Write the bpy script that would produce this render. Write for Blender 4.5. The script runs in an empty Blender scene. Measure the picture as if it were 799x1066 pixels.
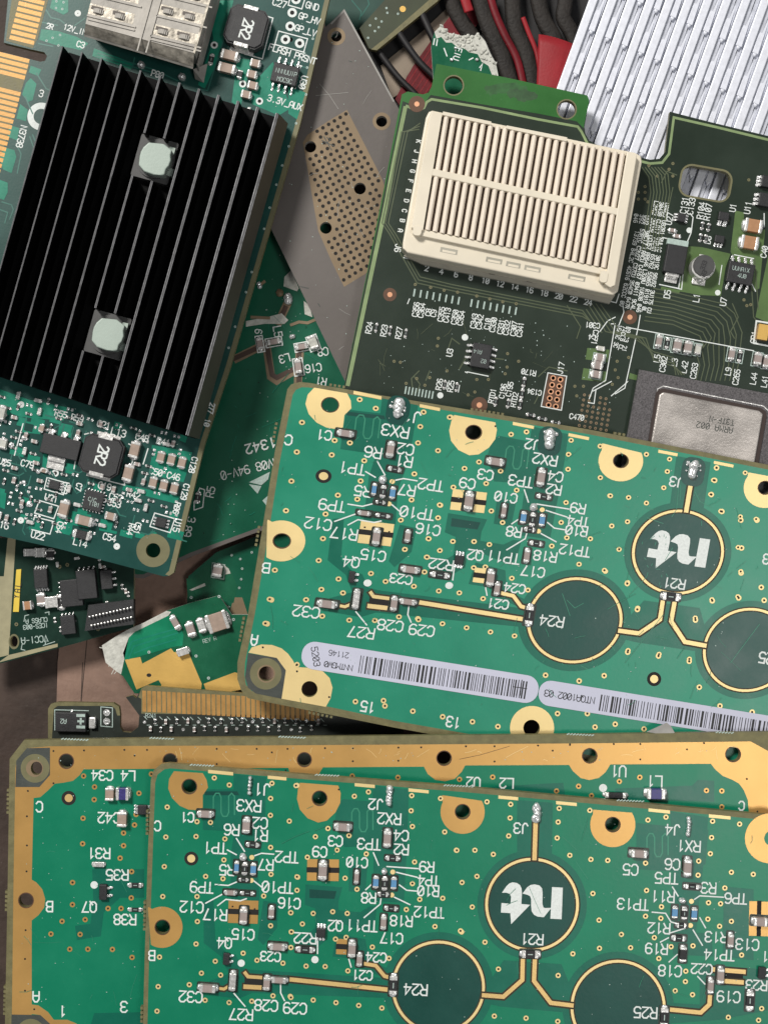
import bpy, bmesh, math, random
from mathutils import Vector, Matrix
from mathutils.geometry import tessellate_polygon

S = bpy.context.scene
COL = S.collection
# ------------------------------------------------------------------ camera, light, exposure
CH = 0.32                     # camera height above the table, metres
K = 0.16 / 799 / CH           # metres per photograph pixel at one metre
cam_data = bpy.data.cameras.new('camera')
cam = bpy.data.objects.new('camera', cam_data)
COL.objects.link(cam)
cam.location = (0, 0, CH)
cam_data.sensor_fit = 'HORIZONTAL'
cam_data.angle = 2 * math.atan(0.08 / CH)
cam_data.clip_start = 0.01
cam_data.clip_end = 20
S.camera = cam

W = bpy.data.worlds.new("World")
S.world = W
W.use_nodes = True
nt = W.node_tree
bg = nt.nodes['Background']
tc = nt.nodes.new('ShaderNodeTexCoord')
sx = nt.nodes.new('ShaderNodeSeparateXYZ')
rp = nt.nodes.new('ShaderNodeValToRGB')          # a dim ceiling straight above, brighter walls around
for pos, v in ((0.0, 0.75), (0.55, 0.72), (0.80, 0.22), (1.0, 0.10)):
    e = rp.color_ramp.elements[0] if pos == 0 else (rp.color_ramp.elements[1] if pos == 1.0 else rp.color_ramp.elements.new(pos))
    e.position = pos
    e.color = (v * 0.97, v, v * 1.02, 1)
nt.links.new(tc.outputs['Generated'], sx.inputs[0])
nt.links.new(sx.outputs['Z'], rp.inputs['Fac'])
nt.links.new(rp.outputs['Color'], bg.inputs['Color'])
bg.inputs['Strength'].default_value = 0.66


def area(name, loc, target, size, power, color):
    d = bpy.data.lights.new(name, 'AREA')
    d.shape = 'DISK'
    d.size = size
    d.energy = power
    d.color = color
    o = bpy.data.objects.new(name, d)
    COL.objects.link(o)
    o.location = loc
    o.rotation_euler = (Vector(target) - Vector(loc)).to_track_quat('-Z', 'Y').to_euler()
    return o


area('key_lamp', (-0.52, 0.70, 1.10), (0, 0, 0), 0.30, 19.0, (1.0, 0.965, 0.91))
area('ceiling_lamp', (0.40, -0.24, 1.20), (0.03, 0, 0), 0.28, 2.8, (1.0, 0.98, 0.95))
S.view_settings.view_transform = 'Standard'
S.view_settings.look = 'None'
S.view_settings.exposure = 0.0
S.view_settings.gamma = 1.0


# ------------------------------------------------------------------ materials
def srgb(r, g, b):
    f = lambda c: (c / 255 / 12.92) if c / 255 <= 0.04045 else ((c / 255 + 0.055) / 1.055) ** 2.4
    return (f(r), f(g), f(b))


def mat(name, col, rough=0.5, metal=0.0, var=0.12, scale=250, bump=0.0, bscale=2500, dust=0.0, coat=0.0,
        spec=0.5, stretch=None, detail=4, streak=0.0):
    m = bpy.data.materials.new(name)
    m.use_nodes = True
    t = m.node_tree
    n, l = t.nodes, t.links
    p = n['Principled BSDF']
    tcn = n.new('ShaderNodeTexCoord')
    mp = n.new('ShaderNodeMapping')
    if stretch:
        mp.inputs['Scale'].default_value = stretch
    l.new(tcn.outputs['Object'], mp.inputs['Vector'])
    no = n.new('ShaderNodeTexNoise')
    no.inputs['Scale'].default_value = scale
    no.inputs['Detail'].default_value = detail
    no.inputs['Roughness'].default_value = 0.6
    l.new(mp.outputs[0], no.inputs['Vector'])
    r = n.new('ShaderNodeValToRGB')
    r.color_ramp.elements[0].position = 0.3
    r.color_ramp.elements[1].position = 0.7
    r.color_ramp.elements[0].color = (*[c * (1 - var) for c in col], 1)
    r.color_ramp.elements[1].color = (*[min(1, c * (1 + var)) for c in col], 1)
    l.new(no.outputs['Fac'], r.inputs['Fac'])
    out = r.outputs['Color']
    if dust > 0:                                   # pale specks and smears lying on the surface
        d = n.new('ShaderNodeTexNoise')
        d.inputs['Scale'].default_value = 1700
        d.inputs['Detail'].default_value = 3
        l.new(tcn.outputs['Object'], d.inputs['Vector'])
        dr = n.new('ShaderNodeMapRange')
        dr.inputs['From Min'].default_value = 0.66
        dr.inputs['From Max'].default_value = 0.76
        dr.inputs['To Max'].default_value = dust
        l.new(d.outputs['Fac'], dr.inputs['Value'])
        mx = n.new('ShaderNodeMixRGB')
        l.new(dr.outputs[0], mx.inputs['Fac'])
        l.new(out, mx.inputs['Color1'])
        mx.inputs['Color2'].default_value = (0.55, 0.55, 0.52, 1)
        out = mx.outputs['Color']
        d2 = n.new('ShaderNodeTexNoise')
        d2.inputs['Scale'].default_value = 60
        d2.inputs['Detail'].default_value = 6
        d2.inputs['Roughness'].default_value = 0.7
        l.new(tcn.outputs['Object'], d2.inputs['Vector'])
        dr2 = n.new('ShaderNodeMapRange')
        dr2.inputs['From Min'].default_value = 0.45
        dr2.inputs['From Max'].default_value = 0.8
        dr2.inputs['To Max'].default_value = dust * 0.3
        l.new(d2.outputs['Fac'], dr2.inputs['Value'])
        mx2 = n.new('ShaderNodeMixRGB')
        l.new(dr2.outputs[0], mx2.inputs['Fac'])
        l.new(out, mx2.inputs['Color1'])
        mx2.inputs['Color2'].default_value = (0.45, 0.46, 0.43, 1)
        out = mx2.outputs['Color']
    l.new(out, p.inputs['Base Color'])
    rr = n.new('ShaderNodeMapRange')
    rr.inputs['To Min'].default_value = max(0.03, rough - 0.1)
    rr.inputs['To Max'].default_value = min(1, rough + 0.14)
    l.new(no.outputs['Fac'], rr.inputs['Value'])
    l.new(rr.outputs[0], p.inputs['Roughness'])
    p.inputs['Metallic'].default_value = metal
    p.inputs['Specular IOR Level'].default_value = spec
    p.inputs['Coat Weight'].default_value = coat
    p.inputs['Coat Roughness'].default_value = 0.25
    if bump > 0:
        b = n.new('ShaderNodeBump')
        b.inputs['Strength'].default_value = bump
        b.inputs['Distance'].default_value = 0.0002
        bn = n.new('ShaderNodeTexNoise')
        bn.inputs['Scale'].default_value = bscale
        bn.inputs['Detail'].default_value = 3
        l.new(mp.outputs[0], bn.inputs['Vector'])
        l.new(bn.outputs['Fac'], b.inputs['Height'])
        l.new(b.outputs['Normal'], p.inputs['Normal'])
    return m


M = {}
M['mask'] = mat('green_solder_mask', (0.013, 0.235, 0.140), 0.33, var=0.10, scale=60, bump=0.06, bscale=1200, dust=0.05, spec=0.45)  # upper radio board only: reflected light put into a lighter mask colour
M['mask_deep'] = mat('deep_green_solder_mask', (0.003, 0.185, 0.098), 0.33, var=0.10, scale=60, bump=0.06, bscale=1200, dust=0.03, spec=0.4)
M['mask_bare'] = mat('green_mask_over_bare_laminate', (0.004, 0.128, 0.082), 0.32, var=0.10, scale=120, bump=0.05, bscale=1200, dust=0.03, spec=0.4)
M['mask_disc'] = mat('dark_green_resonator_mask', (0.005, 0.060, 0.047), 0.32, var=0.12, scale=80, bump=0.05, bscale=1200, dust=0.03, spec=0.4)
M['mask_line'] = mat('pale_green_mask_over_trace', (0.03, 0.23, 0.14), 0.36, var=0.1)
M['gold'] = mat('gold_plating', (0.63, 0.365, 0.115), 0.34, 0.5, var=0.13, scale=45, bump=0.03, bscale=900, dust=0.03, detail=7)
M['goldb'] = mat('pale_gold_plating', (0.88, 0.68, 0.32), 0.40, 0.4, var=0.09, scale=60, bump=0.04, bscale=1800, detail=7)  # pale gold; on the upper board's pads it paints reflected light
M['goldf'] = mat('gold_contact_finger', (0.47, 0.255, 0.075), 0.42, 0.3, var=0.16, scale=300, bump=0.1)
M['fr4'] = mat('bare_laminate_edge', (0.155, 0.14, 0.062), 0.5, var=0.22, scale=500, bump=0.2, bscale=3000)
M['fr4d'] = mat('dark_bare_laminate', (0.055, 0.062, 0.055), 0.45, var=0.15, scale=300, bump=0.2)
M['fr4ring'] = mat('olive_annular_ring', (0.16, 0.15, 0.075), 0.45, var=0.12)
M['silk'] = mat('white_silkscreen', (0.72, 0.76, 0.74), 0.6, var=0.10, scale=2500)
M['silkd'] = mat('faded_silkscreen', (0.40, 0.50, 0.46), 0.6, var=0.2, scale=2500)
M['black'] = mat('black_epoxy', (0.018, 0.018, 0.02), 0.5, var=0.25, scale=900, bump=0.25, bscale=6000)
M['land'] = mat('dark_chip_land', (0.020, 0.030, 0.022), 0.35, var=0.5, scale=1500)
M['smudge'] = mat('dull_green_smudge', (0.018, 0.095, 0.020), 0.5, var=0.3, scale=500)
M['smudge2'] = mat('brownish_green_smudge', (0.022, 0.075, 0.022), 0.5, var=0.3, scale=500)
M['gasket'] = mat('dark_brown_gasket', (0.035, 0.020, 0.016), 0.5)
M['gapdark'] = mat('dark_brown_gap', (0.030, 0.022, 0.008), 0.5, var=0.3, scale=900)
M['goldm'] = mat('warm_gold_trace', (0.78, 0.54, 0.22), 0.4, 0.4, var=0.12, scale=90, bump=0.12)
M['void'] = mat('dark_hole_wall', (0.012, 0.011, 0.010), 0.8)
M['tin'] = mat('tinned_metal', (0.72, 0.71, 0.69), 0.30, 0.55, var=0.2, scale=1500, bump=0.5, bscale=1500)
M['solder'] = mat('solder', (0.80, 0.81, 0.80), 0.22, 0.65, var=0.25, scale=1800, bump=0.9, bscale=1600)
M['ceramic'] = mat('tan_ceramic', (0.36, 0.27, 0.215), 0.5, var=0.12, scale=900)
M['ceramic_grey'] = mat('grey_ceramic', (0.33, 0.27, 0.25), 0.48, var=0.12, scale=900)
M['ceramic_brown'] = mat('brown_ceramic', (0.42, 0.22, 0.11), 0.45, var=0.1, scale=900)
M['blue'] = mat('blue_resistor', (0.10, 0.27, 0.48), 0.4, var=0.15, scale=1500)
M['purple'] = mat('violet_coil', (0.045, 0.04, 0.17), 0.35, var=0.3, scale=1500)
M['rim_white'] = mat('dull_white_fibre', (0.55, 0.55, 0.50), 0.85, var=0.2, scale=900, bump=0.9, bscale=1500)
M['sticker'] = mat('white_label_paper', (0.55, 0.56, 0.68), 0.5, var=0.03, scale=200)
M['ink'] = mat('black_ink', (0.02, 0.02, 0.022), 0.5, var=0.2)
M['amask'] = mat('blue_green_solder_mask', (0.006, 0.058, 0.048), 0.33, var=0.2, scale=70, bump=0.05, dust=0.04, spec=0.4)
M['apour'] = mat('green_mask_over_copper', (0.004, 0.20, 0.125), 0.33, var=0.15, scale=300, bump=0.05, spec=0.4)
M['aline'] = mat('green_mask_over_track', (0.020, 0.135, 0.105), 0.35, var=0.1)
M['rmask'] = mat('grey_green_solder_mask', (0.014, 0.026, 0.016), 0.36, var=0.14, scale=60, bump=0.05, dust=0.02, spec=0.4)
M['rtab'] = mat('leaf_green_solder_mask', (0.022, 0.125, 0.022), 0.38, var=0.15, scale=70, bump=0.05, dust=0.03, spec=0.4)
M['rpour'] = mat('olive_green_mask_over_copper', (0.085, 0.15, 0.045), 0.4, var=0.12, scale=300)
M['rline'] = mat('olive_track', (0.075, 0.095, 0.050), 0.4, var=0.1)
M['rpale'] = mat('pale_green_border', (0.22, 0.30, 0.14), 0.4, var=0.12, scale=300)
M['copper'] = mat('copper_dot', (0.75, 0.38, 0.22), 0.4, 0.3, var=0.1)
M['brownring'] = mat('brown_ring', (0.10, 0.045, 0.022), 0.5, var=0.15)
M['mmask'] = mat('dark_green_solder_mask', (0.003, 0.100, 0.052), 0.30, var=0.2, scale=60, bump=0.05, dust=0.02, spec=0.4)
M['mbrown'] = mat('brown_track', (0.055, 0.028, 0.016), 0.5, var=0.2)
M['mtan'] = mat('tan_track_border', (0.20, 0.14, 0.08), 0.5, var=0.2)
M['plate'] = mat('grey_coated_laminate', (0.118, 0.103, 0.094), 0.42, 0.0, var=0.14, scale=40, bump=0.08, bscale=900, dust=0.03, detail=8)
M['plate_edge'] = mat('pale_grey_cut_edge', (0.32, 0.31, 0.29), 0.6, var=0.2)
M['perf'] = mat('tan_copper_area', (0.225, 0.160, 0.092), 0.5, 0.1, var=0.18, scale=120, dust=0.06, detail=7)
M['cream'] = mat('cream_plastic', (0.74, 0.67, 0.54), 0.4, var=0.07, scale=80, dust=0.04)
M['creamrib'] = mat('cream_contact_rib', (0.76, 0.67, 0.56), 0.4, var=0.06, scale=120)
M['creamgrey'] = mat('grey_cream_plastic', (0.36, 0.34, 0.28), 0.45, var=0.1)
M['slot'] = mat('dark_brown_slot', (0.085, 0.058, 0.042), 0.8)
M['anod'] = mat('black_anodised_metal', (0.002, 0.002, 0.0023), 0.5, 0.0, var=0.3, scale=400, spec=0.08)
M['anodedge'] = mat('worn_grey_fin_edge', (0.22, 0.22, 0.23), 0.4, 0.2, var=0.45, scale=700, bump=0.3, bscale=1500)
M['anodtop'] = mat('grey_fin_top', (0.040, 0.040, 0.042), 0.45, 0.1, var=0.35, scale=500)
M['anodside'] = mat('olive_grey_fin_side', (0.062, 0.058, 0.043), 0.45, 0.1, var=0.25, scale=60, detail=7)  # outermost fin's side: light falling on it is put into the colour
M['pin'] = mat('pale_green_nylon', (0.36, 0.43, 0.38), 0.4, var=0.06, scale=150, bump=0.1)
M['pinbase'] = mat('dark_grey_pin_well', (0.060, 0.060, 0.060), 0.5, var=0.25, scale=300)
M['cage'] = mat('nickel_cage', (0.34, 0.32, 0.29), 0.55, 0.25, var=0.30, scale=170, bump=0.3, bscale=900, detail=7)
M['cagedirty'] = mat('flux_stained_nickel', (0.34, 0.31, 0.26), 0.4, 0.5, var=0.6, scale=600, bump=0.4, bscale=900)
M['cagedark'] = mat('dark_cage_recess', (0.11, 0.095, 0.085), 0.6, 0.3, var=0.3)
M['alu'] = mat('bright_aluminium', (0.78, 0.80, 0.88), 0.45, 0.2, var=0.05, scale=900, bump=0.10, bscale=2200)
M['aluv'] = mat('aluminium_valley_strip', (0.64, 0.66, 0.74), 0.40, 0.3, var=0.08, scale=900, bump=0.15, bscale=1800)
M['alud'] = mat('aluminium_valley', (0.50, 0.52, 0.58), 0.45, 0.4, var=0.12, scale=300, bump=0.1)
M['lid'] = mat('tarnished_chip_lid', (0.40, 0.37, 0.345), 0.34, 0.4, var=0.42, scale=130, bump=0.3, bscale=2500, detail=9)
M['bga'] = mat('speckled_grey_chip_frame', (0.095, 0.088, 0.092), 0.5, 0.1, var=0.6, scale=3500, bump=0.4, bscale=4000)
M['red'] = mat('red_plastic', (0.27, 0.014, 0.020), 0.5, var=0.12, scale=120, spec=0.3, bump=0.2)
M['redd'] = mat('dark_red_ribbon', (0.13, 0.005, 0.010), 0.45, var=0.3, scale=150, bump=0.4, bscale=400, spec=0.3)
M['paper'] = mat('beige_paper', (0.26, 0.21, 0.16), 0.7, var=0.12, scale=200)
M['strap'] = mat('charcoal_braided_strap', (0.020, 0.017, 0.015), 0.62, var=0.45, scale=250, bump=0.9, bscale=1500, spec=0.3)
M['blackp'] = mat('black_plastic', (0.010, 0.009, 0.010), 0.5, var=0.3)
M['olivemask'] = mat('olive_solder_mask', (0.030, 0.040, 0.014), 0.45, var=0.25, scale=100)
M['tealmask'] = mat('dark_teal_mask', (0.004, 0.050, 0.035), 0.4, var=0.2, scale=100)
M['emask'] = mat('dull_dark_green_mask', (0.012, 0.018, 0.013), 0.45, var=0.3, scale=200, dust=0.08)
M['smask'] = mat('bottle_green_mask', (0.003, 0.026, 0.016), 0.4, var=0.3, scale=200, dust=0.03, spec=0.25)
M['gmask'] = mat('emerald_mask', (0.006, 0.20, 0.10), 0.22, var=0.25, scale=150, bump=0.3, bscale=300, dust=0.04)
M['gmask2'] = mat('ivy_mask', (0.006, 0.105, 0.050), 0.24, var=0.2, scale=120, bump=0.2, bscale=300, dust=0.04)
M['goldplain'] = mat('flat_gold_pad', (0.70, 0.44, 0.12), 0.42, 0.45, var=0.08, scale=100, bump=0.1)
M['yellow'] = mat('yellow_tape', (0.72, 0.52, 0.06), 0.5, var=0.06)
M['cream_edge'] = mat('pale_laminate_border', (0.33, 0.30, 0.18), 0.55, var=0.15, scale=300)
M['wood'] = mat('brown_vinyl', (0.062, 0.043, 0.035), 0.62, var=0.35, scale=90, bump=0.8, spec=0.25, bscale=600, dust=0.06, detail=8)
M['card'] = mat('pinkish_brown_card', (0.27, 0.175, 0.135), 0.65, spec=0.25, var=0.28, scale=90, bump=0.9, bscale=700, dust=0.08, detail=8)


# ------------------------------------------------------------------ building helpers
def pl(ang):
    a = math.radians(ang)
    return math.cos(a), math.sin(a)


def circ(cx, cy, r, n=28, ry=None, a0=0, a1=360):
    ry = ry or r
    full = a1 - a0 >= 360
    k = n if full else n + 1
    return [(cx + r * math.cos(math.radians(a0 + (a1 - a0) * i / n)), cy + ry * math.sin(math.radians(a0 + (a1 - a0) * i / n))) for i in range(k)]


def rect(cx, cy, w, h, ang=0):
    c, s = pl(ang)
    return [(cx + x * c - y * s, cy + x * s + y * c) for x, y in ((-w / 2, -h / 2), (w / 2, -h / 2), (w / 2, h / 2), (-w / 2, h / 2))]


def rrect(cx, cy, w, h, ang, r, n=6):
    c, s = pl(ang)
    out = []
    for sx, sy, a in ((1, 1, 0), (-1, 1, 90), (-1, -1, 180), (1, -1, 270)):
        for i in range(n + 1):
            t = math.radians(a + 90 * i / n)
            x = sx * (w / 2 - r) + r * math.cos(t)
            y = sy * (h / 2 - r) + r * math.sin(t)
            out.append((cx + x * c - y * s, cy + x * s + y * c))
    return out


class Board:
    """A thing lying on a plane; L() carries a photograph position to the point of that plane seen there."""

    def __init__(s, name, label, cat, c, z, tilt=(0, 0), ang=0, group=None, tf=None):
        s.a, s.b = tilt
        s.z = z
        s.n = Vector((-s.a, -s.b, 1)).normalized()
        s.P0 = Vector(((c[0] - 399.5) * K * (CH - z), -(c[1] - 533) * K * (CH - z), z))
        s.tf = None
        o = s.Wp(*c)
        cx, sx = pl(ang)
        xd = (s.Wp(c[0] + cx * 20, c[1] + sx * 20) - o)
        s.u = xd.length / 20
        xd.normalize()
        yd = s.n.cross(xd).normalized()
        s.mw = Matrix(((xd.x, yd.x, s.n.x, o.x), (xd.y, yd.y, s.n.y, o.y), (xd.z, yd.z, s.n.z, o.z), (0, 0, 0, 1)))
        s.inv = s.mw.inverted()
        s.tf = tf
        e = bpy.data.objects.new(name, None)
        COL.objects.link(e)
        e.empty_display_size = 0.005
        e.matrix_world = s.mw
        e['label'] = label
        e['category'] = cat
        if group:
            e['group'] = group
        s.root = e
        s.ang = ang

    def Wp(s, px, py, h=0.0):
        if s.tf:
            px, py = s.tf(px, py)
        d = Vector(((px - 399.5) * K, -(py - 533) * K, -1))
        o = Vector((0, 0, CH))
        p0 = s.P0 + s.n * h
        t = (p0 - o).dot(s.n) / d.dot(s.n)
        return o + d * t

    def L(s, px, py, h=0.0):
        return s.inv @ s.Wp(px, py, h)

    def link(s, name, me, parent=None, loc=None):
        o = bpy.data.objects.new(name, me)
        COL.objects.link(o)
        o.parent = parent or s.root
        if loc is not None:
            o.matrix_basis = loc
        return o

    def mesh(s, name, V, F, mats, mi=None, smooth=False):
        me = bpy.data.meshes.new(name)
        me.from_pydata([tuple(v) for v in V], [], F)
        for m in mats:
            me.materials.append(M[m])
        if mi:
            for i, p in enumerate(me.polygons):
                p.material_index = mi[i]
        if smooth:
            for p in me.polygons:
                p.use_smooth = True
        me.update()
        return me

    def sheet(s, name, polys, m, h, parent=None, hp=None, step=1.5e-7):
        """flat printed layer: polys = list of outer loops or (outer, [holes])"""
        V, F = [], []
        for k, P in enumerate(polys):
            outer, holes = P if isinstance(P, tuple) and isinstance(P[1], list) and len(P) == 2 and isinstance(P[0], list) else (P, [])
            loops = [[s.L(x, y, hp if hp is not None else h) for x, y in lp] for lp in [outer] + holes]
            z = h + step * (k % 31)
            flat = [Vector((v.x, v.y, 0)) for lp in loops for v in lp]
            b = len(V)
            V += [(v.x, v.y, z) for v in flat]
            for t in tessellate_polygon([[Vector((v.x, v.y, 0)) for v in lp] for lp in loops]):
                a_, b_, c_ = (flat[i] for i in t)
                if (b_ - a_).cross(c_ - a_).z < 0:
                    t = (t[0], t[2], t[1])
                F.append(tuple(b + i for i in t))
        return s.link(name, s.mesh(name, V, F, [m]), parent)

    def slab(s, name, outer, holes, mt, ms, zt, zb, hp=None, parent=None, bevel=0.0):
        hp = zt if hp is None else hp
        loops = [[s.L(x, y, hp) for x, y in lp] for lp in [outer] + list(holes)]
        flat = [Vector((v.x, v.y, 0)) for lp in loops for v in lp]
        N = len(flat)
        V = [(v.x, v.y, zt) for v in flat] + [(v.x, v.y, zb) for v in flat]
        F, mi = [], []
        for t in tessellate_polygon([[Vector((v.x, v.y, 0)) for v in lp] for lp in loops]):
            a_, b_, c_ = (flat[i] for i in t)
            if (b_ - a_).cross(c_ - a_).z < 0:
                t = (t[0], t[2], t[1])
            F.append(tuple(t)); mi.append(0)
            F.append((t[0] + N, t[2] + N, t[1] + N)); mi.append(1)
        i0 = 0
        for q, lp in enumerate(loops):
            n = len(lp)
            ar = sum(lp[i].x * lp[(i + 1) % n].y - lp[(i + 1) % n].x * lp[i].y for i in range(n))
            ccw = (ar > 0) == (q == 0)
            for i in range(n):
                a_, b_ = i0 + i, i0 + (i + 1) % n
                F.append((a_, a_ + N, b_ + N, b_) if ccw else (a_, b_, b_ + N, a_ + N)); mi.append(1)
            i0 += n
        me = s.mesh(name, V, F, [mt, ms], mi)
        o = s.link(name, me, parent)
        return o

    def strokes(s, name, lines, m, h, w=1.2, parent=None):
        """ribbons along polylines; each item is a point list or (points, width)"""
        V, F = [], []
        for k, ln in enumerate(lines):
            ww = w
            if isinstance(ln, tuple) and isinstance(ln[0], list):
                ln, ww = ln
            pts = [s.L(x, y, h) for x, y in ln]
            pts = [Vector((p.x, p.y)) for p in pts]
            pts = [p for i, p in enumerate(pts) if i == 0 or (p - pts[i - 1]).length > 1e-7]
            if len(pts) < 2:
                continue
            hw = ww * s.u / 2
            closed = (pts[0] - pts[-1]).length < 1e-6 and len(pts) > 3
            if closed:
                pts = pts[:-1]
            z = h + 8e-7 * (k % 24)
            n = len(pts)
            b = len(V)
            for i, p in enumerate(pts):
                d0 = (p - pts[i - 1]) if (i > 0 or closed) else None
                d1 = (pts[(i + 1) % n] - p) if (i < n - 1 or closed) else None
                d0 = d0.normalized() if d0 is not None else None
                d1 = d1.normalized() if d1 is not None else None
                if d0 is None:
                    t, q = d1, p - d1 * hw * 0.8
                elif d1 is None:
                    t, q = d0, p + d0 * hw * 0.8
                else:
                    t, q = (d0 + d1), p
                    t = t.normalized() if t.length > 1e-6 else d1
                nn = Vector((-t.y, t.x))
                sc = 1.0
                if d0 is not None and d1 is not None:
                    c = abs(nn.dot(Vector((-d1.y, d1.x))))
                    sc = 1 / max(0.5, c)
                zi = z + 6e-7 * i / n
                V.append((q.x + nn.x * hw * sc, q.y + nn.y * hw * sc, zi))
                V.append((q.x - nn.x * hw * sc, q.y - nn.y * hw * sc, zi))
            for i in range(n if closed else n - 1):
                j = (i + 1) % n
                F.append((b + 2 * i, b + 2 * i + 1, b + 2 * j + 1, b + 2 * j))
        if not F:
            return None
        return s.link(name, s.mesh(name, V, F, [m]), parent)

    def place(s, name, me, px, py, ang=0, h=0.0, parent=None, hp=None):
        """put a shared mesh on the board; ang is measured in the photograph, clockwise"""
        p = s.L(px, py, h if hp is None else hp)
        c, sn = pl(ang)
        d = s.L(px + c * 8, py + sn * 8, h if hp is None else hp) - p
        m = Matrix.Translation((p.x, p.y, h)) @ Matrix.Rotation(math.atan2(d.y, d.x), 4, 'Z')
        if parent is not None and parent is not s.root:
            m = parent.matrix_basis.inverted() @ m
        return s.link(name, me, parent, m)


# stroke lettering as plotted on circuit boards
G = {
    'A': [[(0, 0), (0, 4.4), (1.2, 6), (2.8, 6), (4, 4.4), (4, 0)], [(0, 2.4), (4, 2.4)]],
    'B': [[(0, 0), (0, 6), (3, 6), (3.9, 5.2), (3.9, 4), (3, 3.1), (0, 3.1)], [(3, 3.1), (4, 2.3), (4, 0.9), (3.1, 0), (0, 0)]],
    'C': [[(4, 4.8), (3, 6), (1.2, 6), (0, 4.7), (0, 1.3), (1.2, 0), (3, 0), (4, 1.2)]],
    'D': [[(0, 0), (0, 6), (2.6, 6), (4, 4.6), (4, 1.4), (2.6, 0), (0, 0)]],
    'E': [[(4, 6), (0, 6), (0, 0), (4, 0)], [(0, 3.1), (3, 3.1)]],
    'F': [[(4, 6), (0, 6), (0, 0)], [(0, 3.1), (3, 3.1)]],
    'G': [[(4, 4.8), (3, 6), (1.2, 6), (0, 4.7), (0, 1.3), (1.2, 0), (3, 0), (4, 1), (4, 2.8), (2.3, 2.8)]],
    'H': [[(0, 0), (0, 6)], [(4, 0), (4, 6)], [(0, 3), (4, 3)]],
    'I': [[(2, 0), (2, 6)]],
    'J': [[(3.4, 6), (3.4, 1.3), (2.4, 0), (1.2, 0), (0.2, 1.3)]],
    'L': [[(0, 6), (0, 0), (4, 0)]],
    'M': [[(0, 0), (0, 6), (2, 3), (4, 6), (4, 0)]],
    'N': [[(0, 0), (0, 6), (4, 0), (4, 6)]],
    'O': [[(1.2, 0), (0, 1.3), (0, 4.7), (1.2, 6), (2.8, 6), (4, 4.7), (4, 1.3), (2.8, 0), (1.2, 0)]],
    'P': [[(0, 0), (0, 6), (2.9, 6), (4, 5.1), (4, 3.6), (2.9, 2.7), (0, 2.7)]],
    'Q': [[(1.2, 0), (0, 1.3), (0, 4.7), (1.2, 6), (2.8, 6), (4, 4.7), (4, 1.3), (2.8, 0), (1.2, 0)], [(2.4, 1.6), (4.2, -0.3)]],
    'R': [[(0, 0), (0, 6), (2.9, 6), (4, 5.1), (4, 3.7), (2.9, 2.8), (0, 2.8)], [(2.2, 2.8), (4, 0)]],
    'S': [[(4, 5), (3, 6), (1.1, 6), (0, 5), (0, 4), (1.1, 3.1), (3, 2.9), (4, 2), (4, 1), (3, 0), (1, 0), (0, 1)]],
    'T': [[(0, 6), (4, 6)], [(2, 6), (2, 0)]],
    'U': [[(0, 6), (0, 1.3), (1.2, 0), (2.8, 0), (4, 1.3), (4, 6)]],
    'V': [[(0, 6), (2, 0), (4, 6)]],
    'W': [[(0, 6), (1, 0), (2, 4), (3, 0), (4, 6)]],
    'X': [[(0, 0), (4, 6)], [(0, 6), (4, 0)]],
    'Y': [[(0, 6), (2, 3), (4, 6)], [(2, 3), (2, 0)]],
    'K': [[(0, 0), (0, 6)], [(4, 6), (0, 2.6)], [(1.4, 3.7), (4, 0)]],
    '0': [[(1.2, 0), (0, 1.3), (0, 4.7), (1.2, 6), (2.8, 6), (4, 4.7), (4, 1.3), (2.8, 0), (1.2, 0)], [(0.7, 1.3), (3.3, 4.7)]],
    '1': [[(0.9, 4.8), (2.1, 6), (2.1, 0)]],
    '2': [[(0, 4.9), (1, 6), (3, 6), (4, 5), (4, 3.8), (0, 0), (4, 0)]],
    '3': [[(0, 5), (1, 6), (3, 6), (4, 5), (4, 4), (3, 3.1), (1.4, 3.1)], [(3, 3.1), (4, 2.1), (4, 1), (3, 0), (1, 0), (0, 1)]],
    '4': [[(3.1, 0), (3.1, 6), (0, 1.8), (4.2, 1.8)]],
    '5': [[(3.8, 6), (0.3, 6), (0.2, 3.3), (2.8, 3.6), (4, 2.6), (4, 1.1), (2.9, 0), (1, 0), (0, 0.9)]],
    '6': [[(3.6, 5.4), (2.8, 6), (1.2, 6), (0, 4.6), (0, 1.3), (1.1, 0), (2.9, 0), (4, 1), (4, 2.4), (2.9, 3.4), (1.1, 3.4), (0.5, 3.0)]],
    '7': [[(0, 6), (4, 6), (1.5, 0)]],
    '8': [[(1.1, 3.1), (0.1, 4.1), (0.1, 5.1), (1.1, 6), (2.9, 6), (3.9, 5.1), (3.9, 4.1), (2.9, 3.1), (1.1, 3.1), (0, 2.1), (0, 1), (1.1, 0), (2.9, 0), (4, 1), (4, 2.1), (2.9, 3.1)]],
    '9': [[(0.4, 0.6), (1.2, 0), (2.8, 0), (4, 1.4), (4, 4.7), (2.9, 6), (1.1, 6), (0, 5), (0, 3.6), (1.1, 2.7), (3, 2.7), (3.5, 3.0)]],
    '-': [[(0.6, 3), (3.4, 3)]], '_': [[(0, -0.6), (4, -0.6)]], '.': [[(1.8, 0), (2.2, 0.4)]], ' ': [],
}


def text(t, cx, cy, h, ang=180, wr=0.57, gap=0.30, w=None):
    """polylines in photograph pixels for a centred word; cap height h, ang = reading direction"""
    c, s = pl(ang)
    cw = h * wr
    adv = cw * (1 + gap - 0.02)
    tot = adv * (len(t) - 1) + cw
    out = []
    for i, chx in enumerate(t):
        x0 = -tot / 2 + i * adv
        for poly in G.get(chx, []):
            q = []
            for gx, gy in poly:
                x = x0 + gx / 4 * cw
                y = h * (gy / 6 - 0.5)
                q.append((cx + x * c + y * s, cy + x * s - y * c))
            out.append((q, w) if w else q)
    return out


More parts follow.
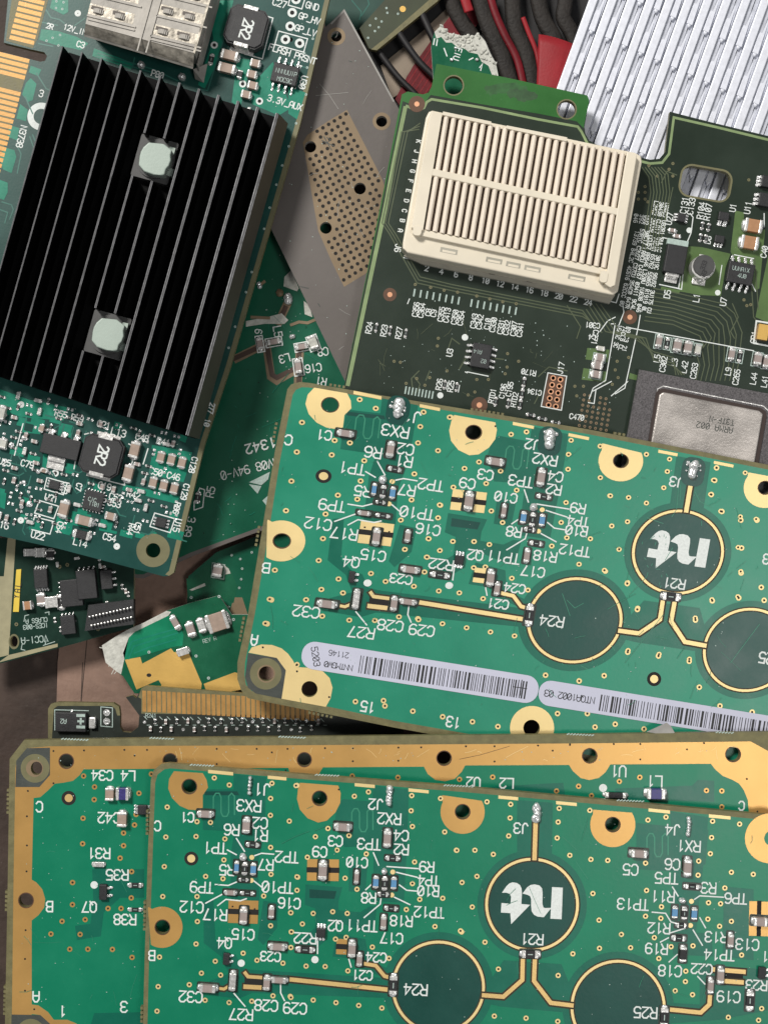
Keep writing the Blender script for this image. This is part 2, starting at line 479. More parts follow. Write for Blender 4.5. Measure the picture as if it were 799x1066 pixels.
def sq(pts, x0, y0, k):
    return [(x0 + x / k, y0 + y / k) for x, y in pts]


# ------------------------------------------------------------------ component meshes (shared)
CACHE = {}


def bmbox(bm, x0, x1, y0, y1, z0, z1, mi=0, bev=0.0):
    g = bmesh.ops.create_cube(bm, size=1)
    vs = g['verts']
    for v in vs:
        v.co = Vector(((x0 + x1) / 2 + v.co.x * (x1 - x0), (y0 + y1) / 2 + v.co.y * (y1 - y0), (z0 + z1) / 2 + v.co.z * (z1 - z0)))
    fs = set(f for v in vs for f in v.link_faces)
    for f in fs:
        f.material_index = mi
    if bev > 0:
        es = list(set(e for v in vs for e in v.link_edges))
        r = bmesh.ops.bevel(bm, geom=es, offset=bev, segments=2, affect='EDGES', profile=0.5)
        for f in r['faces']:
            f.material_index = mi
    return vs


def fin(name, bm, mats, smooth=False):
    me = bpy.data.meshes.new(name)
    bm.to_mesh(me)
    bm.free()
    for m in mats:
        me.materials.append(M[m])
    if smooth:
        for p in me.polygons:
            p.use_smooth = True
    return me


def lump(bm, x, y, z, rx, ry, rz, seed=0, mi=0, sub=2):
    r = random.Random(seed)
    g = bmesh.ops.create_icosphere(bm, subdivisions=sub, radius=1)
    for v in g['verts']:
        k = 1 + r.uniform(-0.12, 0.12)
        v.co = Vector((x + v.co.x * rx * k, y + v.co.y * ry * k, z + v.co.z * rz * k))
        for f in v.link_faces:
            f.material_index = mi
            f.smooth = True


def chip_mesh(kind, w, l, U):
    """two-terminal component, w long (x) by l wide, in photograph pixels"""
    key = (kind, round(w), round(l), round(U * 1e7))
    if key in CACHE:
        return CACHE[key]
    body = {'tan': 'ceramic', 'grey': 'ceramic_grey', 'brown': 'ceramic_brown', 'res': 'black', 'blue': 'blue', 'coil': 'purple', 'dark': 'black', 'silver': 'tin', 'pale': 'rim_white'}[kind]
    X, Y = round(w) * U / 2, round(l) * U / 2
    Z = {'res': 0.55e-3, 'blue': 0.5e-3, 'dark': 0.9e-3}.get(kind, 0) or min(2 * Y * 0.85, 1.6e-3)
    if kind in ('res',):
        Z = min(0.5e-3, Y * 0.9)
    bm = bmesh.new()
    t = X * (0.46 if kind in ('grey', 'coil', 'res') else 0.36)
    bmbox(bm, -X + t * 0.8, X - t * 0.8, -Y * 0.94, Y * 0.94, 0.05e-3, Z * 0.96, 0, min(Y, Z) * 0.08)
    for sx in (-1, 1):
        a, b = sx * X, sx * (X - t)
        bmbox(bm, min(a, b), max(a, b), -Y, Y, 0.02e-3, Z, 1, min(Y, Z, t) * 0.22)
        # solder fillet running from the terminal to the pad
        lump(bm, sx * (X + 0.12 * t), 0, Z * 0.10, t * 0.62, Y * 0.88, Z * 0.34, seed=int(w * 7 + l) + sx, mi=2)
    if kind == 'res':
        bmbox(bm, -X * 0.3, X * 0.3, -Y * 0.12, Y * 0.12, Z * 0.9, Z * 0.985, 3, 0)
    CACHE[key] = fin('chip_' + kind, bm, [body, 'tin', 'solder', 'silkd'])
    return CACHE[key]


NAMES = {'tan': 'chip_capacitor', 'grey': 'chip_capacitor', 'brown': 'chip_capacitor', 'res': 'chip_resistor', 'blue': 'chip_resistor',
         'coil': 'chip_inductor', 'dark': 'chip_inductor', 'silver': 'chip_resistor', 'pale': 'chip_capacitor'}


def chip(B, kind, px, py, w, l, ang, name=None):
    if w < 1.5:
        w = 1.5
    # when a piece stands upright in the picture its terminals sit above and below
    if l > w:
        w, l, ang = l, w, ang + 90
    return B.place(name or NAMES[kind], chip_mesh(kind, w, l, B.u), px, py, ang, 0.04e-3)


def ic(B, px, py, w, l, ang, pins_x=4, z=1.4e-3, pl_=3.2, sides='ns', mark=None, name='integrated_circuit', body='black', pw=1.9, dot=False):
    """moulded package, pins along its long top and bottom edges (in its own frame)"""
    U = B.u
    X, Y = w * U / 2, l * U / 2
    key = ('ic', name, w, l, z, body, round(U * 1e7), dot)
    if key not in CACHE:
        bm = bmesh.new()
        bmbox(bm, -X, X, -Y, Y, 0.1e-3, z, 0, min(0.15e-3, X * 0.2, Y * 0.2))
        if dot:
            bmesh.ops.create_circle(bm, cap_ends=True, segments=12, radius=min(X, Y) * 0.16, matrix=Matrix.Translation((-X * 0.7, -Y * 0.6, z + 3e-6)))
        CACHE[key] = fin(name, bm, [body])
    o = B.place(name, CACHE[key], px, py, ang, 0.03e-3)
    pk = ('pin', pl_, pw, z, round(U * 1e7))
    if pk not in CACHE:
        bm = bmesh.new()
        ww = pw * U / 2
        q = pl_ * U
        bmbox(bm, -ww, ww, -q * 0.15, q * 0.4, z * 0.45, z * 0.6, 0, 0.02e-3)
        bmbox(bm, -ww, ww, q * 0.3, q * 0.55, 0.05e-3, z * 0.58, 0, 0.02e-3)
        bmbox(bm, -ww * 1.1, ww * 1.1, q * 0.45, q * 1.05, 0.02e-3, 0.14e-3, 0, 0.03e-3)
        lump(bm, 0, q * 0.95, 0.06e-3, ww * 1.2, q * 0.3, 0.12e-3, seed=3, sub=1)
        CACHE[pk] = fin('pin', bm, ['solder'])
    for sd in sides:
        for i in range(pins_x):
            if sd in 'ns':
                x = (-X + (i + 0.5) * 2 * X / pins_x)
                m = Matrix.Translation((x, Y if sd == 'n' else -Y, 0)) @ Matrix.Rotation(0 if sd == 'n' else math.pi, 4, 'Z')
            else:
                y = (-Y + (i + 0.5) * 2 * Y / pins_x)
                m = Matrix.Translation((X if sd == 'e' else -X, y, 0)) @ Matrix.Rotation(-math.pi / 2 if sd == 'e' else math.pi / 2, 4, 'Z')
            B.link('pin', CACHE[pk], o, m)
    if mark:
        for (t, mx, my, mh, ma, mm, mw) in mark:
            # lettering printed on the top of the package
            lines = text(t, mx, my, mh, ma, w=mw)
            V = B.strokes('marking', lines, mm, z + 0.045e-3)
            V.parent = o
            V.matrix_basis = o.matrix_basis.inverted()
    return o


def blob(B, px, py, w, l, ang, z=0.5e-3, m='solder', name='solder_joint', seed=1):
    bm = bmesh.new()
    r = random.Random(seed)
    U = B.u
    n = max(1, int(max(w, l) / 3.5))
    for i in range(n):
        t = 0 if n == 1 else (i / (n - 1) - 0.5)
        x = t * (w - min(w, l)) * U if w >= l else r.uniform(-0.08, 0.08) * w * U
        y = t * (l - min(w, l)) * U if l > w else r.uniform(-0.08, 0.08) * l * U
        rr = min(w, l) * U / 2 * r.uniform(0.8, 1.15)
        lump(bm, x, y, z * 0.25, rr, rr, z * r.uniform(0.6, 1.0), seed=seed * 9 + i)
    return B.place(name, fin(name, bm, [m]), px, py, ang, 0.03e-3)


def vias(B, pts, h, ro=2.7, ri=1.35, m='goldb', name='via_ring_pattern', n=12):
    B.sheet(name, [(circ(x, y, ro, n), [circ(x, y, ri, 8)]) for x, y in pts], m, h)
    B.sheet(name.replace('_pattern', '_hole_pattern'), [circ(x, y, ri, 8) for x, y in pts], 'void', h + 2e-6)


def inside(p, poly):
    x, y = p
    c = False
    for i in range(len(poly)):
        x1, y1 = poly[i]
        x2, y2 = poly[i - 1]
        if (y1 > y) != (y2 > y) and x < (x2 - x1) * (y - y1) / (y2 - y1) + x1:
            c = not c
    return c


# ------------------------------------------------------------------ setting: the table and the card under the pile
def flat_obj(name, pts, z0, z1, m, kind=None):
    pts = [((x - 399.5) * K * (CH - z1), -(y - 533) * K * (CH - z1)) for x, y in pts]
    bm = bmesh.new()
    f = bm.faces.new([bm.verts.new((x, y, z0)) for x, y in pts])
    if z1 > z0:
        r = bmesh.ops.extrude_face_region(bm, geom=[f])
        for v in [g for g in r['geom'] if isinstance(g, bmesh.types.BMVert)]:
            v.co.z = z1
    bmesh.ops.recalc_face_normals(bm, faces=bm.faces)
    o = bpy.data.objects.new(name, fin(name, bm, [m]))
    COL.objects.link(o)
    if kind:
        o['kind'] = kind
    return o


t = flat_obj('table_top', [(-4200, -4200), (5000, -4200), (5000, 5200), (-4200, 5200)], -0.02, 0.0, 'wood', 'structure')
C1 = Board('cardboard_flap', 'pinkish brown cardboard flap lying on the dark table, creased beside its left edge', 'cardboard', (200, 700), 0.001)
C1.slab('card_sheet', [(72, 560), (60, 690), (57, 800), (420, 830), (420, 540), (280, 520)], [], 'card', 'card', 0, -0.001)
C1.strokes('crease', [[(92, 650), (84, 735)], [(86, 690), (84, 740)]], 'wood', 0.00002, 0.9)

TH = 1.6e-3                   # laminate thickness


# ------------------------------------------------------------------ network card with the black heat sink (left)
A = Board('network_card', 'blue-green card with a finned black heat sink and gold edge contacts', 'circuit board', (120, 300), 0.0175, ang=15.5)
a_out = [(12, -40), (4, 44), (30, 50.5), (46, 54), (49, 58), (47, 63), (42, 64), (3, 54), (-60, 300), (-60, 541), (0, 558), (60, 571), (170, 600), (176, 599.5), (181, 596), (213, 462), (240, 381), (292, 200), (313, 126), (352, -40)]
A.slab('substrate', a_out, [circ(159.3, 573, 7.6), circ(304, 12.8, 2, 10), circ(302.4, 41, 2.4, 10)], 'amask', 'fr4', 0, -TH)
h1 = 2e-5
A.sheet('board_rim', [[(352, -40), (313, 126), (292, 200), (240, 381), (213, 462), (181, 596), (176, 599.5), (172, 598), (176, 594), (208, 462), (235, 381), (287, 200), (308, 126), (347, -40)]], 'fr4ring', h1)
# copper pours that show paler through the mask
pours = [[(55, -5), (71, -5), (71, 12), (66, 15), (52, 8)], [(43, 30), (60, 32), (80, 38), (92, 45), (84, 52), (70, 49), (56, 46), (41, 41)],
         [(32, 68), (43, 72), (40, 79), (30, 75)], [(32, 81), (38, 87), (34, 104), (29, 106), (23, 98), (27, 86)], [(21, 108), (29, 114), (27, 126), (17, 123)],
         [(10, 130), (20, 133), (18, 146), (8, 142)], [(4, 153), (15, 156), (17, 163), (12, 180), (3, 176), (0, 165)], [(0, 187), (8, 190), (8, 200), (4, 208), (-4, 205)],
         [(216, 0), (243, 0), (228, 60), (213, 92), (206, 88), (222, 40)], [(247, 60), (262, 62), (250, 112), (241, 106)], [(262, 88), (284, 64), (303, 112), (290, 120), (262, 108)],
         [(98, 50), (140, 66), (136, 72), (96, 58)], [(300, 90), (318, 96), (309, 124), (300, 118)],
         [(0, 405), (30, 416), (70, 424), (66, 438), (22, 434), (0, 426)], [(45, 472), (52, 474), (49, 488), (44, 486)], [(69, 482), (80, 484), (76, 494), (68, 492)],
         [(158, 463), (200, 471), (195, 490), (191, 502), (157, 494)], [(129, 504), (188, 517), (182, 524), (127, 510)], [(24, 438), (44, 441), (42, 452), (23, 450)],
         [(60, 536), (77, 540), (74, 556), (56, 552)], [(98, 503), (108, 506), (106, 512), (97, 510)], [(188, 452), (195, 455), (193, 461), (186, 458)],
         [(62, 440), (76, 443), (72, 456), (60, 453)], [(75, 532), (95, 536), (92, 550), (74, 546)], [(0, 508), (7, 510), (5, 530), (0, 528)], [(105, 540), (125, 546), (121, 556), (103, 552)]]
rng = random.Random(31)
for i in range(34):
    x, y = rng.uniform(0, 190), rng.uniform(410, 560)
    if 412 + x * .25 < y < 545 + x * .2 and math.hypot(x - 108, y - 475) > 24:
        pours.append(rect(x, y, rng.uniform(6, 16), rng.uniform(5, 11), 14.5))
A.sheet('copper_pour_pattern', pours, 'apour', h1 + 4e-6)
tr = [[(48, 10), (53, 18), (62, 20), (67, 24)], [(44, 23), (60, 26)], [(78, 26), (88, 19)], [(40, 45), (55, 48)], [(38, 76), (48, 92), (60, 97)],
      [(34, 140), (40, 155), (37, 175), (44, 190)], [(31, 142), (36, 156), (33, 176), (40, 191)], [(17, 150), (22, 160), (18, 180)],
      [(2, 210), (12, 213), (14, 218), (10, 228)], [(0, 218), (8, 221), (5, 232)], [(26, 100), (34, 118)], [(102, 55), (160, 72), (185, 84)], [(100, 58), (158, 75)],
      [(140, 60), (138, 70)], [(205, 92), (216, 94), (244, 6)], [(310, 60), (306, 70), (313, 82)], [(300, 65), (318, 70)], [(290, 60), (284, 74)]]
rng = random.Random(5)
for i in range(46):                                  # short tracks among the small parts at the lower end
    x, y = rng.uniform(0, 190), rng.uniform(425, 560)
    d = rng.choice([15.5, 105.5, 60.5])
    c, s_ = pl(d)
    c2, s2 = pl(d + rng.choice([-45, 45]))
    q, q2 = rng.uniform(5, 14), rng.uniform(3, 8)
    if y + q < 553 + x * 0.2 and y > 415 + x * 0.25:
        tr.append([(x, y), (x + c * q, y + s_ * q), (x + c * q + c2 * q2, y + s_ * q + s2 * q2)])
A.strokes('track_pattern', tr, 'aline', h1 + 8e-6, 1.3)
# gold edge contacts
fing = []
c_, s_ = pl(14)
for i in range(14):
    y0 = 44.5 - i * 5.9
    x0 = 35 - (y0 - 44) * 0.26
    L_ = 26
    fing.append([(x0, y0 + 1.9), (x0 - L_ * c_, y0 + 1.9 - L_ * s_), (x0 - L_ * c_ + 1, y0 - 2.1 - L_ * s_), (x0 + 1, y0 - 2.1)])
for i in range(30):
    if i == 4 or i == 5:
        continue
    y0 = 63.5 + i * 5.75
    x0 = 30 - (y0 - 63) * 0.262
    fing.append([(x0, y0 + 1.9), (x0 - 40 * c_, y0 + 1.9 - 40 * s_), (x0 - 40 * c_ + 1, y0 - 2.1 - 40 * s_), (x0 + 1, y0 - 2.1)])
A.sheet('contact_bed', [[(18, -40), (6, 42), (34, 50), (39, 40), (56, -22)], [(1, 56), (31, 64), (29, 72), (-30, 262), (-60, 262), (-60, 250)]], 'fr4', h1 + 2e-6)
fing_objs = [A.sheet('contact_finger', [f], 'goldf', h1 + 1e-5) for f in fing]
vias(A, [(16, 570)][:0] + [(21.6, 541.7), (121.5, 568.8), (22, 421), (81, 13.5)], h1 + 1.2e-5, 3.4, 0.5, 'silk', 'test_pad_pattern')
vias(A, [(223, 46.6), (252.5, 87), (270, 105), (57.5, 492.5)], h1 + 1.2e-5, 3.8, 2.0, 'silk', 'ringed_via_pattern')
vias(A, [(304, 12.8), (302, 27), (297, 40.7), (311.8, 44.7), (308, -1)], h1 + 1.2e-5, 5, 2.4, 'silk', 'header_ring_pattern')
vias(A, [(x + rng.uniform(-.5, .5), y) for x, y in [(59, 1), (66, 2), (58, 8), (65, 9), (55, 39), (63, 36), (48, 42), (61, 47), (318, 98), (317, 55), (326, 40), (308, 128), (300, 152), (294, 172), (288, 192), (281, 216), (275, 238), (262, 283), (256, 304), (245, 340), (238, 362), (320, 70)]], h1 + 1.2e-5, 1.3, 0.4, 'silkd', 'tiny_via_pattern')
A.sheet('mounting_pad', [(circ(159.3, 573, 17.5), [circ(159.3, 573, 7.6)])], 'fr4ring', h1 + 1.1e-5)

sk = []
for t_, x, y, h_, a_ in [('GND', 325, 6, 7.5, 16), ('GP_HV', 322, 19, 7.5, 18), ('GP_LV', 318, 31.5, 7.5, 18), ('FLASH PRSNT', 304.5, 56, 7.5, 18), ('3.3V_AUX', 296.5, 106.5, 7.5, 17),
                         ('U30', 315.5, 85.5, 7.5, 106), ('C27', 291, 3, 8, 16), ('12V_IN', 78, 30.5, 6.5, 16), ('2R', 52, 27, 6, 16), ('3', 43, 97, 8, 16), ('N3738', 22.5, 142, 7.5, 104), ('P80', 164, 77, 7, 16), ('C3', 84, 46, 7, 16),
                         ('L13', 123.5, 450, 8.5, 15), ('C21', 108, 442, 7.5, 15), ('R55 R59', 72, 433, 7, 15), ('C48', 148, 455.5, 7.5, 14), ('R41', 170, 460, 7.5, 14), ('C50 C46', 171.5, 493.5, 7.5, 14),
                         ('C52', 120.5, 517.5, 7.5, 14), ('C53', 119, 524, 7.5, 14), ('R42', 139, 515, 7.5, 14), ('U21', 53.5, 518.5, 7.5, 14), ('U22', 39.5, 557.5, 7.8, 14), ('L14', 83.7, 565, 8, 15), ('C54', 114, 559.5, 7.5, 14),
                         ('U15', 184.5, 547, 7.5, 104), ('C19', 109, 506, 7.5, 14), ('C79', 28.5, 483, 7.5, 14), ('C64', 62, 549, 6.5, 104), ('C128', 201, 484, 6.8, 104), ('C129', 192.5, 512, 6.8, 104), ('J16', 2, 546, 8, 14),
                         ('U25', 5, 481, 7, 14), ('R44', 136, 551, 6.5, 104), ('C51', 143, 550, 6.5, 104), ('R86', 184, 529, 6.5, 104), ('13', 213, 413, 6, 104), ('277', 220, 425, 6, 104), ('10', 215.5, 440, 6.5, 104), ('U23', 68, 508, 6.5, 104), ('C7', 82, 507, 6.5, 104)]:
    sk += text(t_, x, y, h_ * 0.86, a_, w=1.1)
sk += [[(318, -20), (289, -28)], [(286, 23.5), (323, 23.5)][:0]]
box = lambda pts: [pts + [pts[0]]]
sk += box([(290, 32), (320, 40), (316, 54), (286, 46)]) + box([(303, -8), (318, -4), (314, 9), (300, 5)])
sk += [[(276, 16), (284, 18.5), (273, 61), (255, 56)], [(313, 68), (307, 92)], [(309, 67), (314, 68.5)], [(130, 505), (110, 500)], [(134, 462), (141, 466)], [(143, 466), (129, 505)]]
sk += box([(49, 497), (70, 503), (66, 515), (46, 509)]) + box([(41, 521), (61, 527), (56, 540), (36, 534)]) + box([(36, 538), (56, 543), (52, 556), (32, 551)]) + box([(161, 534), (182, 540), (177, 554.5), (156, 548)])
sk += [[(24, 441), (15, 474)], [(154, 467), (149, 483)], [(152, 495), (148, 505)], [(92, 451), (88, 452)], [(82, 460), (77, 488)]]
A.strokes('silkscreen_lettering', sk, 'silk', h1 + 1.6e-5, 1.15)
A.sheet('ring_mark', [circ(43, 121, 14.5, 30, a0=105, a1=300) + list(reversed(circ(43, 121, 8, 30, a0=105, a1=300)))], 'silk', h1 + 1.6e-5)


def inductor(B, px, py, w, ang, mark, mx, my):
    """square moulded power inductor with cut corners and tinned end clips"""
    U = B.u
    X = w * U / 2
    key = ('ind', w)
    if key not in CACHE:
        bm = bmesh.new()
        c = X * 0.30
        out = [(-X, -X * .98 + c), (-X + c, -X * .98), (X - c, -X * .98), (X, -X * .98 + c), (X, X * .98 - c), (X - c, X * .98), (-X + c, X * .98), (-X, X * .98 - c)]
        f = bm.faces.new([bm.verts.new((x, y, 0.3e-3)) for x, y in out])
        r = bmesh.ops.extrude_face_region(bm, geom=[f])
        for v in [g for g in r['geom'] if isinstance(g, bmesh.types.BMVert)]:
            v.co.z = 3.0e-3
        bmesh.ops.recalc_face_normals(bm, faces=bm.faces)
        bmesh.ops.bevel(bm, geom=[e for e in bm.edges if all(v.co.z > 2.9e-3 for v in e.verts)], offset=0.35e-3, segments=3, affect='EDGES')
        CACHE[key] = fin('power_inductor', bm, ['black'])
    o = B.place('power_inductor', CACHE[key], px, py, ang, 0.03e-3)
    for sy in (-1, 1):
        bm = bmesh.new()
        bmbox(bm, -X * 0.36, X * 0.36, min(sy * X * 0.84, sy * X * 1.02), max(sy * X * 0.84, sy * X * 1.02), 2.9e-3, 3.12e-3, 0, 0.06e-3)
        bmbox(bm, -X * 0.36, X * 0.36, min(sy * X * 0.96, sy * X * 1.03), max(sy * X * 0.96, sy * X * 1.03), 0.1e-3, 3.1e-3, 0, 0.03e-3)
        bmbox(bm, -X * 0.6, X * 0.6, min(sy * X * 0.96, sy * X * 1.15), max(sy * X * 0.96, sy * X * 1.15), 0.02e-3, 0.12e-3, 0, 0.03e-3)
        B.link('end_clip', fin('end_clip', bm, ['tin']), o)
    V = B.strokes('marking', text(mark, mx, my, 10.5, ang + 91, wr=0.52, w=1.8), 'silk', 3.06e-3)
    V.parent = o
    V.matrix_basis = o.matrix_basis.inverted()
    return o


inductor(A, 257.5, 32, 42, 15.5, '2R2', 256.5, 30)
inductor(A, 108, 475, 42, 14.5, '2R2', 106, 474)

ic(A, 297, 79, 27, 20, 14, 4, 1.5e-3, 7.5, 'ns', [('NNNUUIP', 298, 75, 4.5, 14, 'silkd', 0.5), ('MOC9C', 296, 83, 4.5, 14, 'silkd', 0.5)], body='black')
ic(A, 64.6, 465.5, 40, 21, 14, 3, 1.7e-3, 5, 'n', pw=5.5, name='voltage_regulator')
A.place('heat_tab', fin('heat_tab', (lambda bm: (bmbox(bm, -9 * A.u, 9 * A.u, -7 * A.u, 7 * A.u, 0, 0.35e-3, 0, 0.1e-3), bmbox(bm, -9 * A.u, 9 * A.u, 1 * A.u, 7 * A.u, 0.3e-3, 0.9e-3, 0, 0.1e-3), bm)[-1])(bmesh.new()), ['tin']), 58.6, 482, 14, 0.03e-3)
ic(A, 98, 521.6, 20, 20, 14, 6, 0.9e-3, 1.6, 'nsew', [('CIC', 96, 520, 4, 14, 'silkd', 0.5), ('1101', 98, 525, 4, 14, 'silkd', 0.5)], pw=1.4)
ic(A, 57.5, 505, 11, 9, 14, 3, 0.9e-3, 2.6, 'ew', name='transistor')
ic(A, 168, 544, 11, 10, 14, 3, 0.9e-3, 2.6, 'ew', name='transistor')

for k_, x, y, w, l, a_ in [('tan', 239.5, 59, 18, 10, 14), ('tan', 236.5, 72.5, 18, 10, 14), ('tan', 266, 67, 10, 8, 14), ('tan', 262.5, 78.5, 10, 8, 14), ('tan', 263.3, 90, 10, 8, 14), ('tan', 256.5, 99.5, 10, 8, 14),
                           ('tan', 141, 468.6, 10, 17, 14), ('tan', 134.5, 492.7, 10, 17, 14), ('tan', 168, 476, 8.4, 11, 14), ('tan', 179, 478.5, 8.4, 11, 14), ('tan', 190, 481.8, 8.4, 11, 14),
                           ('tan', 160, 502.5, 8.4, 11, 14), ('tan', 171, 505.6, 8.4, 11, 14), ('tan', 182, 508.6, 8.4, 11, 14), ('tan', 67.6, 530, 10, 17, 14), ('tan', 88.7, 542, 17, 10, 14), ('tan', 115.8, 537.4, 11, 8, 14),
                           ('dark', 85.5, 556.6, 17, 9, 14), ('tan', 44, 446, 5, 8, 14), ('tan', 46, 490, 7, 4, 14), ('pale', 2, 430, 10, 14, 14), ('pale', 4, 462, 8, 10, 14), ('dark', 250, 78, 5, 8, 14), ('res', 220, 62, 5, 10, 14)]:
    chip(A, k_, x, y, w, l, a_)
# empty pads with their outlines
ep = []
for x, y in [(156, 471), (149, 499), (20, 521), (10, 510), (30, 445), (17, 506), (121, 549)]:
    ep.append(rect(x, y, 9, 8, 14))
A.sheet('empty_footprint_pattern', ep, 'amask', h1 + 1.8e-5)
avoid = [(108, 475, 26), (64, 466, 23), (98, 521, 14), (159, 573, 21), (57, 505, 9), (168, 544, 9), (21, 541, 6), (121, 569, 6), (68, 530, 10), (89, 542, 11), (116, 537, 8), (85, 557, 11), (48, 530, 0)] + [(x, y, 9) for x, y in ((168, 476), (179, 479), (190, 482), (160, 502), (171, 505), (182, 508), (141, 466), (141, 474), (134, 489), (134, 497))]
cnt = 0
regA = [(0, 404), (60, 418), (120, 436), (200, 458), (192, 500), (183, 540), (150, 548), (120, 552), (96, 556), (40, 548), (0, 541)]
placed = []
rng = random.Random(11)
tries = 0
pads = []
while cnt < 118 and tries < 9000:
    tries += 1
    x, y = rng.uniform(0, 205), rng.uniform(402, 558)
    if not inside((x, y), regA) or any((x - a) ** 2 + (y - b) ** 2 < r * r for a, b, r in avoid) or any((x - a) ** 2 + (y - b) ** 2 < 46 for a, b in placed):
        continue
    placed.append((x, y))
    cnt += 1
    q = rng.random()
    a_ = 14 + rng.choice([0, 90])
    if cnt > 74:
        c_, s_ = pl(a_)
        pads += [(x - 2.2 * c_, y - 2.2 * s_, a_), (x + 2.2 * c_, y + 2.2 * s_, a_)]
    elif q < 0.52:
        chip(A, 'res', x, y, 6, 3.3, a_)
    elif q < 0.8:
        chip(A, 'grey', x, y, 6, 3.5, a_)
    else:
        chip(A, 'silver', x, y, 7, 4, a_)
A.sheet('bare_pad_pattern', [rect(x, y, 2.4, 3.0, a) for x, y, a in pads], 'solder', h1 + 2.2e-5)
for x, y in [(50, 448), (66, 455), (26, 456), (12, 463), (18, 506), (23, 528), (6, 545), (25, 502), (31, 525), (40, 491)]:
    blob(A, x, y, rng.uniform(5, 8), rng.uniform(4, 6), 14, 0.35e-3, seed=int(x * 3 + y))
for x, y, k_ in [(147, 68, 5), (189.5, 80.5, 5)]:
    blob(A, x, y, 8.5, 8, 0, 0.9e-3, name='cage_solder_peg', seed=k_)
for i in range(26):
    x, y = rng.uniform(90, 286), 0
    y = 70 + (x - 90) * 0.26 + rng.uniform(-2, 12)
    if abs(x - 147) < 7 or abs(x - 189) < 7 or 285 < x or (205 > x and y > 47 + (x - 64) * .31):
        continue
    chip(A, rng.choice(['res', 'silver', 'grey']), x, y, 6, 3.4, 14 + rng.choice([0, 90]))

# heat sink: base plate, twelve fins, two push pins
HT = 9.2e-3
tl, trr, br, bl = (65, 47.5), (288.5, 117.5), (194.5, 453), (-29, 383)
hs = A.slab('heat_sink', [(65, 44.5), (293.5, 116), (199, 455), bl], [], 'anod', 'anod', 3.2e-3, 1.6e-3, hp=HT)
hsr = hs
U = A.u
for i in range(12):
    f = i / 11
    p0 = (tl[0] + (trr[0] - tl[0]) * f, tl[1] + (trr[1] - tl[1]) * f)
    p1 = (bl[0] + (br[0] - bl[0]) * f, bl[1] + (br[1] - bl[1]) * f)
    cuts = []                                        # the pins stand in clearings milled through the fins
    for cx, cy, hw in ((161, 165, 23), (112, 348, 23)):
        # parameter range along the fin that falls inside the clearing
        dx, dy = p1[0] - p0[0], p1[1] - p0[1]
        ln = math.hypot(dx, dy)
        ux, uy = dx / ln, dy / ln
        tt = (cx - p0[0]) * ux + (cy - p0[1]) * uy
        off = abs((cx - p0[0]) * uy - (cy - p0[1]) * ux)
        if off < 20.5:
            cuts.append((tt - hw, tt + hw))
    segs, s0 = [], 0
    ln = math.hypot(p1[0] - p0[0], p1[1] - p0[1])
    for a_, b_ in cuts:
        segs.append((s0, a_)); s0 = b_
    segs.append((s0, ln))
    ux, uy = (p1[0] - p0[0]) / ln, (p1[1] - p0[1]) / ln
    V, F, mi = [], [], []
    wt, wb = 0.62 + 0.085 * i, 2.3
    for a_, b_ in segs:
        prof = [(-wb, 3.2e-3), (-wt, HT - 0.05e-3), (-wt * 0.5, HT), (wt * 0.5, HT), (wt, HT - 0.05e-3), (wb, 3.2e-3)]
        b0 = len(V)
        if i == 11:
            prof[-1] = (9.5, 3.2e-3)
        for e, tpos in enumerate((a_, b_)):
            for q, z in prof:
                px, py = p0[0] + ux * tpos + uy * -q * -1, p0[1] + uy * tpos - ux * q
                v = A.L(px, py, HT)
                # the fin end slopes back towards the base
                V.append((v.x, v.y, z))
        n = len(prof)
        for k in range(n - 1):
            F.append((b0 + k, b0 + k + 1, b0 + n + k + 1, b0 + n + k))
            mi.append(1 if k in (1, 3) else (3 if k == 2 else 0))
        F.append(tuple(b0 + k for k in range(n))); mi.append(0)
        F.append(tuple(b0 + n + k for k in reversed(range(n)))); mi.append(0)
    me = A.mesh('cooling_fin', V, F, ['anod', 'anodedge', 'anodside', 'anodtop'], mi)
    bm = bmesh.new(); bm.from_mesh(me); bmesh.ops.recalc_face_normals(bm, faces=bm.faces); bm.to_mesh(me); bm.free()
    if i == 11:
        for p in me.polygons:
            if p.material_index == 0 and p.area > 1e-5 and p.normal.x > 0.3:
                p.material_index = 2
    A.link('cooling_fin', me, hs)
for cx, cy in ((161.5, 165), (112.5, 348)):
    w_ = A.slab('pin_well', rrect(cx - 0.5, cy + 0.5, 40, 45, 15.5, 2), [], 'pinbase', 'pinbase', 5.6e-3, 3.1e-3, hp=5.6e-3, parent=hs)
    head = [(cx + r_ * math.cos(math.radians(a_)), cy + r_ * math.sin(math.radians(a_))) for r_, a_ in
            ((17.5, -135), (18.5, -112), (18, -60), (19.5, -27), (16.2, -14), (16.2, 6), (15.8, 28), (15.2, 44), (19, 60), (18.5, 68), (16.5, 100), (17.5, 132), (18.5, 160), (17, 172), (16.5, 190), (16.8, 206))]
    p_ = A.slab('push_pin', head, [], 'pin', 'pin', 8.6e-3, 3.9e-3, hp=8.6e-3, parent=hs)
    bv = p_.modifiers.new('bevel', 'BEVEL'); bv.width = 0.25e-3; bv.segments = 3; bv.limit_method = 'ANGLE'
    A.slab('pin_barb', rect(cx + 17, cy - 9, 6, 7, 15.5), [], 'pin', 'pin', 6.6e-3, 3.9e-3, hp=7e-3, parent=hs)
    A.slab('pin_barb', rect(cx + 15, cy + 13, 6, 8, 15.5), [], 'pin', 'pin', 6.2e-3, 3.9e-3, hp=7e-3, parent=hs)
    A.slab('pin_washer', circ(cx, cy, 20.5, 30), [], 'pinbase', 'anodtop', 6.1e-3, 3.9e-3, hp=6.1e-3, parent=hs)

